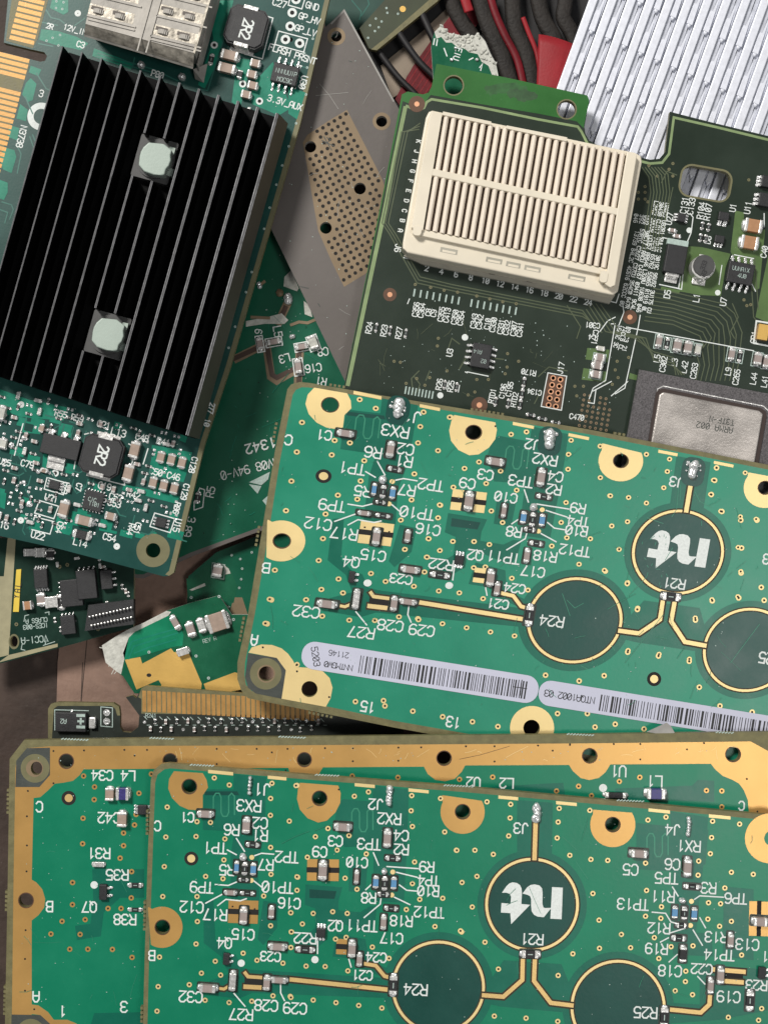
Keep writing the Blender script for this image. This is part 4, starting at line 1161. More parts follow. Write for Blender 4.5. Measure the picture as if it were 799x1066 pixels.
# base outline, then long raised fins and small bent louvres in the valleys between them
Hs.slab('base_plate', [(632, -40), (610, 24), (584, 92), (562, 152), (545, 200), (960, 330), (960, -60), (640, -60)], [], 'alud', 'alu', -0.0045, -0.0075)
fd = (-math.sin(math.radians(20)), math.cos(math.radians(20)))
for i in range(0, 16):
    a_ = (624.4 + i * 19.9, -20)
    b_ = (a_[0] + fd[0] * 330, a_[1] + fd[1] * 330)
    px_, py_ = fd[1], -fd[0]
    def band(c0, c1):
        return [(a_[0] - px_ * -c0, a_[1] + py_ * c0), (a_[0] + px_ * c1, a_[1] + py_ * c1), (b_[0] + px_ * c1, b_[1] + py_ * c1), (b_[0] + px_ * c0, b_[1] + py_ * c0)]
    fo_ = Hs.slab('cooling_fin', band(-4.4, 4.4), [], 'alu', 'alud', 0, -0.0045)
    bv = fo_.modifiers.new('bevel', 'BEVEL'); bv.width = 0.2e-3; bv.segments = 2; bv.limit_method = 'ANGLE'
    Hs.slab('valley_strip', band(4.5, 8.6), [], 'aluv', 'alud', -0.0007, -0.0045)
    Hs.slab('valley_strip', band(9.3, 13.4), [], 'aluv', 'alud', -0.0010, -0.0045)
if 'louvre' not in CACHE:
    bm = bmesh.new()
    u_ = Hs.u
    vs = bmbox(bm, -3.2 * u_, 3.2 * u_, -23 * u_, 18 * u_, -0.3e-3, 0.1e-3, 0, 0.08e-3)
    for v in bm.verts:
        t_ = max(0.0, (v.co.y + 23 * u_) / (41 * u_))
        v.co.z += 0.25e-3 - 0.8e-3 * t_ ** 1.2
        v.co.x *= 1 - 0.25 * t_
    lump(bm, 0, -21 * u_, 0.1e-3, 2.4 * u_, 6 * u_, 0.16e-3, seed=2)
    CACHE['louvre'] = fin('louvre', bm, ['alu'])
for i in range(0, 11):
    for k in range(-1, 5):
        # louvre rows run across the fins
        x = 623.2 + i * 17.1 - k * 16.3
        y = 10.5 + i * 7.6 + k * 44.8
        if i + 0.5 < k * 0 or y > 250 or x < 575 or x > 820 or x < 622 - (y - 0) * 0.364:
            continue
        Hs.place('louvre', CACHE['louvre'], x - 0.3, y, 20, -0.0006)

# ------------------------------------------------------------------ dark green card with the cream connector (right)
R = Board('connector_card', 'dark grey-green card with a cream ribbed connector and a leaf green tab', 'circuit board', (580, 280), 0.0180, ang=10)
r_out = [(454, 66), (532, 81.5), (611, 99), (613, 104), (608, 132), (609, 139), (613, 146), (620, 150), (645, 158), (676, 166), (686, 165), (692, 158), (697, 116), (740, 127), (860, 156), (860, 560), (340, 480), (358, 402), (401, 195), (418, 98), (424, 95), (440, 98), (446, 96), (449, 90)]
slotp = rrect(734, 190.5, 51, 31, 10, 10)
rh = [(472, 88.5, 9.6), (589.5, 113.5, 9.4)]
rj = [(x, y) for (x0, y0) in ((575.5, 393.5), (583, 395)) for i in range(5) for (x, y) in [(x0 - 1.2 * i, y0 + 7 * i)]]
R.slab('substrate', r_out, [circ(x, y, r, 22) for x, y, r in rh] + [slotp] + [circ(x, y, 1.9, 8) for x, y in rj], 'rmask', 'fr4', 0, -TH)
R.sheet('tab_mask', [([(454, 66), (532, 81.5), (611, 99), (613, 104), (607, 133), (600, 126), (560, 118), (500, 108), (448, 98.5), (444, 104), (441, 108), (437, 110), (424, 107), (419, 105), (401, 195), (358, 402), (354, 415), (350, 415), (358, 402), (400, 193), (418, 98), (424, 95), (440, 98), (446, 96), (449, 90)], [circ(x, y, r, 22) for x, y, r in rh])], 'rtab', h1)
for q_, (sx_, sy_, sw_, sh_) in enumerate(((526, 92, 44, 13), (548, 99, 22, 12), (512, 95, 14, 8), (535, 97, 16, 9))):
    R.sheet('smudge_stain', [[(x + rng.uniform(-1.5, 1.5), y + rng.uniform(-1.5, 1.5)) for x, y in circ(sx_, sy_, sw_ / 2, 18, sh_ / 2)]], ('smudge', 'smudge2')[q_ % 2 if q_ else 0], h1 + 2e-6 + q_ * 1e-6)
R.strokes('pale_border_pattern', [([(421.5, 112), (409, 172), (401, 215), (362, 400)], 4.2), ([(423, 110), (434, 115), (441, 112), (444, 106), (449, 103), (500, 111.5), (560, 124), (601, 131.5), (605, 137), (611, 149), (622, 156), (645, 162), (676, 170), (689, 169), (696, 160), (701, 122), (745, 132), (860, 160)], 2.6)], 'rpale', h1 + 6e-6)
R.sheet('hole_rim', [(circ(x, y, r + 1.3, 22), [circ(x, y, r, 22)]) for x, y, r in rh] + [(rrect(734, 190.5, 55, 35, 10, 12), [slotp])], 'fr4ring', h1 + 8e-6)
R.sheet('brown_ring', [circ(433.7, 108, 8.5, 22), circ(405.6, 306.5, 7, 22), circ(498.7, 421.6, 8.5, 22), circ(655.3, 330, 7.5, 22)], 'brownring', h1 + 1.2e-5)
R.sheet('copper_dot', [circ(433.7, 108, 2.7, 12), circ(405.6, 306.5, 2.7, 12), circ(498.7, 421.6, 2.9, 12), circ(655.3, 330, 2.7, 12)], 'copper', h1 + 1.6e-5)
R.sheet('copper_pour_pattern', [[(714, 256), (730, 257), (760, 264), (755, 278), (750, 308), (728, 307), (706, 303)], [(765, 219), (774, 221), (774, 234), (796, 239), (790, 300), (784, 303), (760, 262)],
                                [(686, 246), (690, 300), (708, 303), (712, 262)][:0] or [(688, 298), (708, 302), (706, 306), (687, 302)], [(800, 262), (792, 300), (786, 330), (800, 336)],
                                [(611, 362), (634, 364), (632, 377), (609, 374)], [(607, 383), (632, 387), (630, 398), (605, 395)], [(655, 388), (664, 391), (663, 396), (654, 394)]], 'rpour', h1 + 1e-5)
tl_ = []
for i in range(3):                                  # tracks round the connector
    o_ = i * 3.2
    tl_.append([(437 - o_ * .2, 128 + o_), (424 - o_, 137), (404 - o_, 232), (412 - o_, 244), (437 - o_ * .5, 288 + o_), (470, 296 + o_), (606, 323 + o_), (614, 334)])
for i in range(9):
    d = i * 4.2
    tl_.append([(680 - i * 1.2, 300 + d), (700, 304 + d), (752 - i * 3, 316 + d), (764 - i * 4, 326 + d), (772 - i * 6, 346 + d * .6), (768 - i * 5, 380), (764 - i * 5, 396)])
for i in range(7):
    d = i * 3.3
    tl_.append([(668 + d, 174), (675 + d, 184 - i * .5), (677 + d, 200), (668 + d * .9, 260)])
for i in range(4):
    tl_.append([(610 + i * 5, 314 + i * 1), (630 + i * 5, 345), (660 + i * 4, 352), (680, 366 + i * 3), (700, 372 + i * 3), (703 + i * 3, 390)])
tl_ += [[(590, 318), (604, 340), (600, 352)], [(610, 322), (626, 346)], [(780, 270), (784, 330), (800, 350)], [(785, 268), (789, 322)], [(762, 316), (768, 330), (760, 345), (764, 352)], [(466, 364), (470, 352), (478, 358)],
        [(436, 386), (428, 394), (430, 410)], [(447, 386), (443, 396)], [(431, 392), (437, 400), (434, 408)], [(485, 372), (478, 384)], [(560, 392), (571, 382), (590, 386)], [(562, 408), (556, 420)], [(505, 372), (524, 374)], [(700, 195), (690, 240)], [(688, 190), (694, 178), (704, 182)]]
R.strokes('track_pattern', tl_, 'rline', h1 + 1.4e-5, 1.1)

sk = []
for i in range(12):
    f = i / 11
    sk += text(str(2 * i + 2), 444 + (612 - 444) * f, 279 + (314.5 - 279) * f, 5.6, 12, w=1.15)
for i, chx in enumerate('KJHGFEDCBA'):
    sk += text(chx, 435.5 - i * 2.1, 147 + i * 10.3, 4.6, 100, w=1.0)
sk += text('J6', 414, 258, 6, 100, w=1.0)
for t_, x, y, h_, a_ in [('C356', 432.5, 322, 5.6, -80), ('C364', 438.5, 323, 5.6, -80), ('C8', 445.5, 325, 5.6, -80), ('C9', 451, 326, 5.6, -80), ('C355', 459, 327, 5.6, -80), ('C413', 465, 328, 5.6, -80), ('C350', 473, 330, 5.6, -80), ('C354', 479.5, 331, 5.6, -80),
                         ('C343', 493, 334, 5.6, -80), ('C342', 499, 335, 5.6, -80), ('C10', 507, 337, 5.6, -80), ('C330', 513, 338, 5.6, -80), ('C331', 521, 340, 5.6, -80), ('C332', 527, 341, 5.6, -80), ('C307', 534.5, 342, 5.6, -80), ('C341', 541, 343, 5.6, -80),
                         ('R24', 384, 341, 6, -80), ('R23', 399.5, 344, 6, -80), ('R27', 415, 346.5, 6, -80), ('U3', 467.8, 367, 6.2, -80), ('R26', 457, 400, 5.8, -80), ('R25', 469, 402, 5.8, -80), ('J17', 583.5, 383, 6, -78), ('R170', 550, 387.5, 5.6, 190),
                         ('RTD1', 512, 412, 5.6, -78), ('C196', 523, 407, 5.6, -78), ('C195', 530, 405, 5.6, -78), ('RTD2', 535, 416, 5.6, -78), ('C470', 600, 434, 5.6, 8), ('C134', 556, 408, 5.4, 190),
                         ('C131', 711.8, 213.5, 6.4, -80), ('C133', 719, 214.5, 6.4, -80), ('R104', 729.3, 219, 6.4, -80), ('R107', 736.4, 220.5, 6.4, -80), ('U1', 762.5, 216, 6.4, -80), ('U11', 778, 216, 6.4, -80), ('U27', 696.5, 227.5, 6.2, -80),
                         ('D5', 694.2, 306, 6.4, -80), ('L1', 724.5, 310, 6.4, -80), ('U7', 752.6, 314, 6.4, -80), ('D8', 736.6, 249.5, 6, -80), ('C40', 795, 262, 6, -80), ('CR1', 784.5, 351, 6.2, -80),
                         ('L5', 683.5, 373, 6, -80), ('C302', 690, 379, 6, -80), ('L3', 701.6, 377, 6, -80), ('L42', 712, 382, 6, -80), ('C263', 722, 386, 6, -80), ('L9', 757.5, 386.5, 6, -80), ('C265', 766, 392.5, 6, -80), ('L44', 784, 394, 6, -80), ('L41', 795.5, 397, 6, -80),
                         ('C301', 616.5, 338.5, 5.6, 186), ('C271', 619, 351, 5.6, 100), ('L4', 616, 351, 5.4, 190)]:
    sk += text(t_, x, y, h_ * 0.95, a_, w=0.9)
rng = random.Random(21)
for (x0, y0, x1, y1, n) in ((660, 242, 648, 318, 3), (672, 224, 655, 328, 0), (682, 208, 668, 326, 0)):
    pass
cols = [(663, 240, 646.5, 319), (668.5, 238, 652, 321), (673.5, 240, 658, 323), (683, 209, 664, 325), (688.5, 210, 669.5, 325), (694, 211, 675, 326), (662, 222, 661, 232), (668, 223, 667, 233), (673, 224, 672, 234), (645, 338, 640, 362), (650, 339, 645, 365), (654.5, 340, 649, 366)]
chars = 'CR1280346597CLU'
for x0, y0, x1, y1 in cols:                         # dense table of tiny reference numbers
    ln = math.hypot(x1 - x0, y1 - y0)
    ang = math.degrees(math.atan2(y1 - y0, x1 - x0))
    n = int(ln / 3.0)
    for i in range(n):
        if i % 6 == 5:
            continue
        f = (i + .5) / n
        sk += text(rng.choice(chars), x0 + (x1 - x0) * f, y0 + (y1 - y0) * f, 4.1, ang, wr=0.52, w=0.7)
# package outlines
sk += box(rect(573.7, 408, 19, 37, 10)[:]) if False else []
sk += [[(570, 388), (589.5, 391.5), (584, 427), (563, 423), (570, 388)], [(486, 387), (508, 391.5)], [(484, 387), (486, 388)], [(644, 338), (649, 325), (648, 318)], [(666, 328), (664, 340), (650, 404), (640, 410)], [(654, 341), (784, 365)], [(640, 330), (632, 334), (624, 345)], [(636, 337), (640, 337), (630, 396), (617, 404), (613, 415)],
       [(686.5, 296), (709, 301), (712, 270)], [(751, 276), (748, 296)], [(718, 222), (721, 226), (719, 242), (714, 254)], [(782, 295), (786, 303)], [(764, 265), (784, 269)], [(620, 405), (618, 420), (612, 419)],
       [(617, 407), (636, 397)], [(636, 412), (650, 400), (653, 397)], [(426, 311), (424, 316)], [(696, 238), (704, 240), (703, 244), (696, 242), (696, 238)], [(795, 222), (795, 236)], [(644, 306), (641, 315), (600, 306), (420, 268)]]
for px, py in ((388, 342), (403, 345), (419.5, 348), (461.5, 401), (474, 404)):
    sk += [[(px + 4, py - 3), (px + 2.7, py + 4)]]
R.strokes('silkscreen_lettering', sk, 'silk', h1 + 1.8e-5, 1.0)
R.sheet('pin_one_dot', [circ(483.7, 351, 3.4, 14), circ(458, 411.5, 3.2, 14), circ(746.7, 304.5, 2.9, 14), circ(717, 239.5, 2.9, 14)], 'silk', h1 + 1.8e-5)
R.sheet('header_field', [([(570.8, 389), (588.5, 392.3), (583.3, 426), (564, 422.3)], [circ(x, y, 1.9, 8) for x, y in rj])], 'brownring', h1 + 1.6e-5)
R.sheet('header_hole_ring_pattern', [(circ(x, y, 3.0, 12), [circ(x, y, 1.9, 8)]) for x, y in rj], 'copper', h1 + 2e-5)
vp = [(432, 296), (448, 299), (462, 302), (476, 304), (496, 308), (509.5, 311), (523, 314), (537, 316), (456, 352), (455, 360), (416.5, 377), (410, 376), (528, 368), (539.5, 376), (527.5, 382), (525.5, 389), (496, 395), (508, 395), (465, 386), (494, 408), (487, 411), (433.5, 394), (447, 393), (442, 401), (422.5, 399),
      (700, 170), (700, 183), (696, 176), (675, 172), (684, 183), (671, 194), (674, 210), (679, 220), (654, 372), (642, 376), (640, 385), (643, 393), (637, 400), (777, 318), (774, 312), (781, 317), (757, 229), (779, 187), (664, 200), (671, 200), (664, 207), (671, 207), (600, 412), (607, 402), (598, 402)]
vias(R, vp, h1 + 2e-5, 1.7, 0.5, 'fr4ring', 'tiny_via_pattern', 8)
vg = [(608 + i * 5.6 + j * -0.9, 411 + j * 5.3 + i * 1) for i in range(6) for j in range(9) if not (i in (2, 5) and j < 2)]
vias(R, vg, h1 + 2e-5, 1.6, 0.6, 'perf', 'via_grid_pattern', 8)
# fine pads along the lower edge
R.sheet('fine_pad_pattern', [rect(422 + i * 3.5, 406 + i * 0.65, 1.5, 8, 10) for i in range(9)] + [rect(431 + i * 6.6, 304.5 + i * 1.2, 1.7, 8, 10) for i in range(17) if i != 8], 'silkd', h1 + 2e-5)

# cream stacking connector
CN = 7.0e-3
conn = R.slab('stacking_connector', [(450, 114.5), (540, 133), (661, 158.5), (667, 162), (668, 168), (643, 303), (638, 307), (632, 306), (424, 263), (419, 258), (419, 252), (443, 122), (446, 116)], [], 'cream', 'cream', CN - 1.5e-3, 0.2e-3, hp=CN - 1.5e-3)
bv = conn.modifiers.new('bevel', 'BEVEL'); bv.width = 0.35e-3; bv.segments = 3; bv.limit_method = 'ANGLE'; bv.angle_limit = 1.2
inner = [(459, 117), (648, 156.5), (648, 168), (625, 297)][:0]
# well with dark slots
wl = [(461, 119), (652, 160), (631, 280), (441, 238)]
R.slab('slot_well', wl, [], 'slot', 'slot', CN - 1.2e-3, CN - 1.6e-3, hp=CN, parent=conn)
q = lambda u_, v_: (wl[0][0] + (wl[1][0] - wl[0][0]) * u_ + (wl[3][0] - wl[0][0]) * v_, wl[0][1] + (wl[1][1] - wl[0][1]) * u_ + (wl[3][1] - wl[0][1]) * v_)
NR = 25
key = 'rib'
for row, (v0, v1) in enumerate(((0.0, 0.475), (0.535, 1.0))):
    for i in range(NR):
        uc = (i + 0.5) / NR
        hw = 0.345 / NR
        a_, b_ = q(uc, v0), q(uc, v1)
        k1, k2 = q(uc - hw, v0), q(uc + hw, v0)
        k3, k4 = q(uc + hw, v1), q(uc - hw, v1)
        V, F = [], []
        for (s0, s1) in ((k1, k2), (k4, k3)):
            for f, z in ((0, -1.3e-3), (0.02, -0.35e-3), (0.28, -0.04e-3), (0.5, 0), (0.72, -0.04e-3), (0.98, -0.35e-3), (1, -1.3e-3)):
                v = R.L(s0[0] + (s1[0] - s0[0]) * f, s0[1] + (s1[1] - s0[1]) * f, CN)
                V.append((v.x, v.y, CN + z))
        for k in range(6):
            F.append((k, k + 1, k + 8, k + 7))
        F.append(tuple(range(7))); F.append(tuple(13 - k for k in range(7)))
        me = R.mesh('contact_rib', V, F, ['creamrib'], smooth=False)
        bm = bmesh.new(); bm.from_mesh(me); bmesh.ops.recalc_face_normals(bm, faces=bm.faces); bm.to_mesh(me); bm.free()
        R.link('contact_rib', me, conn)
for nm, quad in (('cross_bar', [q(-0.05, 0.475), q(1.03, 0.475), q(1.03, 0.535), q(-0.05, 0.535)]),
                 ('side_wall', [(449, 116), (460, 118.5), (440, 240), (428, 237), (447, 122)]), ('side_wall', [q(1.0, -0.02), q(1.055, -0.01), q(1.055, 1.13), q(1.03, 1.16), q(1.0, 1.14)]),
                 ('front_ledge', [q(-0.03, 1.0), q(1.03, 1.0), q(1.03, 1.06), q(-0.03, 1.06)])):
    w_ = R.slab(nm, quad, [], 'cream', 'cream', CN + {'side_wall': 0.15e-3, 'cross_bar': 0.11e-3, 'front_ledge': -0.5e-3}[nm], 0.4e-3, hp=CN, parent=conn)
    bv = w_.modifiers.new('bevel', 'BEVEL'); bv.width = 0.15e-3; bv.segments = 2; bv.limit_method = 'ANGLE'
R.slab('corner_key', rrect(628, 288, 8, 12, 10, 3), [], 'cream', 'cream', CN + 0.3e-3, 1e-3, hp=CN, parent=conn)
R.slab('corner_key', rrect(434, 240, 9, 10, 10, 3.5), [], 'cream', 'cream', CN + 0.25e-3, 1e-3, hp=CN, parent=conn)
R.slab('rear_wall', [(461, 116), (511, 126.5), (511, 130), (460, 119.5)], [], 'cream', 'cream', CN + 0.2e-3, 2e-3, hp=CN, parent=conn)
R.slab('rear_wall', [(527, 130.5), (590, 143), (589, 147), (526, 133.5)], [], 'cream', 'cream', CN + 0.2e-3, 2e-3, hp=CN, parent=conn)
hz_ = CN - 1.48e-3
R.sheet('notch_pattern', [rect(x, y, w, 5.2, 11) for x, y, w in ((467, 261, 18), (514, 271, 17), (534, 275.5, 15), (554, 279.5, 17), (600, 289, 18))], 'creamgrey', hz_ + 2e-5, parent=conn)
R.sheet('notch_inner_pattern', [rect(x, y + 1, w, 2.4, 11) for x, y, w in ((467, 261, 14), (514, 271, 13), (534, 275.5, 11), (554, 279.5, 13), (600, 289, 14))], 'cream', hz_ + 4e-5, parent=conn)
R.slab('lower_shelf', [(424, 262), (640, 307), (634, 316), (600, 308), (440, 275), (420, 266)], [], 'creamgrey', 'creamgrey', 1.2e-3, 0.1e-3, hp=1.2e-3, parent=conn)
R.sheet('shelf_notch_pattern', [rect(464, 273.5, 5, 3, 10), rect(512, 284, 6, 3, 10), rect(551, 292, 6, 3, 10), rect(598, 301.5, 6, 3, 10)], 'void', 1.23e-3, parent=conn)
for x, y in ((492, 272.5), (573, 290.5)):
    R.slab('latch_tab', rect(x, y, 14, 4, 11), [], 'cream', 'cream', CN - 2.2e-3, 1.2e-3, hp=CN - 2e-3, parent=conn)

# components on the card
ic(R, 500, 371, 20, 25, 10, 4, 1.5e-3, 5.5, 'ew', [('A14', 497, 366, 4, 190, 'silkd', 0.4), ('02', 503, 376, 4, 190, 'silkd', 0.4)], pw=2.2)
ic(R, 768.8, 285.5, 27, 22, 11, 4, 1.6e-3, 6.5, 'ns', [('UUNAIX', 771, 280, 4.2, 11, 'silkd', 0.45), ('4U0', 772, 287, 4.2, 11, 'silkd', 0.45)], pw=2.4, dot=False)
ic(R, 752, 226, 11, 9, 10, 2, 1.1e-3, 4.5, 's', name='transistor', pw=4)
ic(R, 747.7, 249.6, 10, 8, 10, 3, 1.0e-3, 3.5, 's', name='transistor')
ic(R, 708, 227, 8, 9, 10, 3, 1.0e-3, 3.2, 'ew', name='transistor')
ic(R, 797, 190, 12, 12, 10, 3, 1.3e-3, 4, 'w', name='transistor', pw=3)
ic(R, 795, 209, 14, 14, 10, 3, 1.3e-3, 4, 'w', name='transistor', pw=3)
dd = ic(R, 701, 271.4, 21, 29, 10, 1, 2.2e-3, 2, 'n', name='power_diode')
for (x, y, w, l, z) in ((704, 253.5, 22, 6, 1.4e-3), (698, 287, 14, 4, 1.6e-3), (697.5, 291.5, 13, 6, 0.5e-3)):
    bm = bmesh.new(); bmbox(bm, -w / 2 * R.u, w / 2 * R.u, -l / 2 * R.u, l / 2 * R.u, 0, z, 0, 0.1e-3)
    R.place('end_clip', fin('end_clip', bm, ['tin' if y > 260 else 'silkd']), x, y, 10, 0.03e-3)
R.strokes('outline_print', [[(689, 247), (713, 252), (706, 300), (686, 296)]], 'silk', h1 + 1.8e-5, 1.0)
# round power coil on a silver clip
bm = bmesh.new()
U2 = R.u
g = bmesh.ops.create_cone(bm, cap_ends=True, segments=32, radius1=12.8 * U2, radius2=12.2 * U2, depth=2.6e-3)
for v in g['verts']:
    v.co.z += 1.5e-3
for f in bm.faces:
    f.material_index = 0
bmbox(bm, -7 * U2, 7 * U2, -17 * U2, -4 * U2, 0.02e-3, 0.5e-3, 0, 0.1e-3)
bmbox(bm, -4 * U2, 4 * U2, 8 * U2, 15 * U2, 0.02e-3, 0.5e-3, 0, 0.1e-3)
lump(bm, 0, -12 * U2, 0.8e-3, 4 * U2, 3.5 * U2, 0.7e-3, seed=5)
co = R.place('power_coil', fin('power_coil', bm, ['tin']), 728.8, 280, 10, 0.03e-3)
bm = bmesh.new()
g = bmesh.ops.create_cone(bm, cap_ends=True, segments=36, radius1=11.2 * U2, radius2=10.8 * U2, depth=0.6e-3)
for v in g['verts']:
    v.co.z += 3.0e-3
    v.co.y += 1.2 * U2
cc = R.link('coil_cap', fin('coil_cap', bm, ['pinbase']), co)
mk = R.strokes('marking', text('333', 732, 276, 4.5, -70, w=0.8) + text('330', 733, 283, 4.5, -70, w=0.8)[:4], 'black', 3.36e-3)
mk.parent = co; mk.matrix_basis = co.matrix_basis.inverted()
for k_, x, y, w, l, a_ in [('brown', 782.3, 236, 18, 14, 10), ('brown', 778.3, 253.5, 18, 14, 10), ('grey', 685, 355.5, 6, 12, 10), ('res', 694, 357.5, 4.5, 10, 10), ('grey', 704, 360, 8, 12, 10), ('grey', 715, 362, 8, 12, 10), ('pale', 725.5, 364, 6, 10, 10),
                           ('grey', 760.5, 369, 6, 12, 10), ('res', 769.5, 371, 4.5, 11, 10), ('grey', 787.5, 374, 8, 12, 10), ('grey', 797, 377, 8, 12, 10), ('grey', 623.5, 372.5, 10, 8, 10), ('grey', 621, 380.5, 10, 9, 10), ('grey', 619.5, 390, 10, 8, 10), ('pale', 624.5, 363, 8, 5, 10),
                           ('res', 730.5, 235, 3.5, 7, 10), ('res', 737, 236.5, 3.5, 7, 10), ('res', 728.5, 247.5, 3.5, 7, 10), ('res', 734, 248.5, 3.5, 7, 10), ('grey', 699, 240, 7, 4, 10), ('grey', 704, 246, 7, 4, 10), ('res', 391.5, 341, 3.2, 8, 10), ('res', 406, 344, 3.2, 8, 10), ('res', 422, 347, 3.2, 8, 10),
                           ('res', 462.5, 400.5, 3, 8, 10), ('res', 475, 403, 3, 8, 10), ('res', 515.5, 418, 3.5, 8, 10), ('res', 528.5, 420, 3.5, 8, 10), ('res', 545, 398, 4, 9, 10), ('res', 543, 410, 4, 9, 10), ('res', 541, 421, 4, 9, 10), ('res', 564, 436, 8, 3.5, 10), ('res', 578, 440, 8, 3.5, 10), ('res', 552, 432, 8, 3.5, 10)]:
    chip(R, k_, x, y, w, l, a_)
for (x, y, w, l) in ((685, 355.5, 8, 15), (694, 357.5, 7, 13), (704, 360, 10.5, 15), (715, 362, 10.5, 15), (725.5, 364, 8, 13), (760.5, 369, 8.5, 15), (769.5, 371, 7, 14), (787.5, 374, 10.5, 15), (797.5, 377, 10.5, 15), (623.5, 372.5, 13, 9), (619.5, 390, 13, 9)):
    r_ = rect(x, y, w, l, 10)
    R.strokes('outline_print', [r_ + [r_[0]]], 'silkd', h1 + 1.9e-5, 0.9)
R.slab('tantalum_capacitor', rect(794, 345.5, 11, 16, 10), [], 'goldplain', 'goldf', 1.6e-3, 0.1e-3)
R.strokes('outline_print', [[(787, 334), (799, 336)], [(787, 334), (784, 357), (800, 360)]], 'silk', h1 + 1.9e-5, 1.8)
# ball-grid package with a metal lid
bg_ = R.slab('grid_array_package', [(665, 384.5), (860, 421), (860, 560), (640, 520)], [], 'bga', 'fr4d', 1.6e-3, 0.3e-3, hp=1.6e-3)
R.slab('lid_gasket', [(682.5, 409), (685.5, 405), (691, 404.5), (792, 424.8), (796.5, 428), (797.5, 433), (786, 500), (671, 480)], [], 'gasket', 'gasket', 1.9e-3, 1.6e-3, hp=1.9e-3, parent=bg_)
ld = R.slab('metal_lid', [(686, 411), (690, 408), (790, 427.5), (794, 431), (782, 500), (674, 480)], [], 'lid', 'lid', 2.3e-3, 1.6e-3, hp=2.3e-3, parent=bg_)
bv = ld.modifiers.new('bevel', 'BEVEL'); bv.width = 0.25e-3; bv.segments = 2; bv.limit_method = 'ANGLE'
V = R.strokes('marking', text('ARMA 002', 743.5, 445, 6, 190, w=0.8, gap=0.45) + text('T3TF-N', 751, 438, 5.5, 190, w=0.8, gap=0.45), 'fr4d', 2.32e-3, parent=bg_)
R.strokes('bright_edge_pattern', [[(679.5, 464), (684, 405), (690, 401.8), (794, 422.6), (800, 428)]], 'tin', 1.62e-3, 1.0, parent=bg_)

# ------------------------------------------------------------------ the two numbered green boards share one layout (lower one's positions)
HM = ((1.3233663781144551, -0.12168323312872253, 207.32295659889357), (0.24808274423335197, 1.0710845118985164, -474.1147226642273), (0.0002620660997102661, 2.559995165335449e-05, 1.0))


def to_upper(x, y):
    w = HM[2][0] * x + HM[2][1] * y + 1
    return (HM[0][0] * x + HM[0][1] * y + HM[0][2]) / w, (HM[1][0] * x + HM[1][1] * y + HM[1][2]) / w


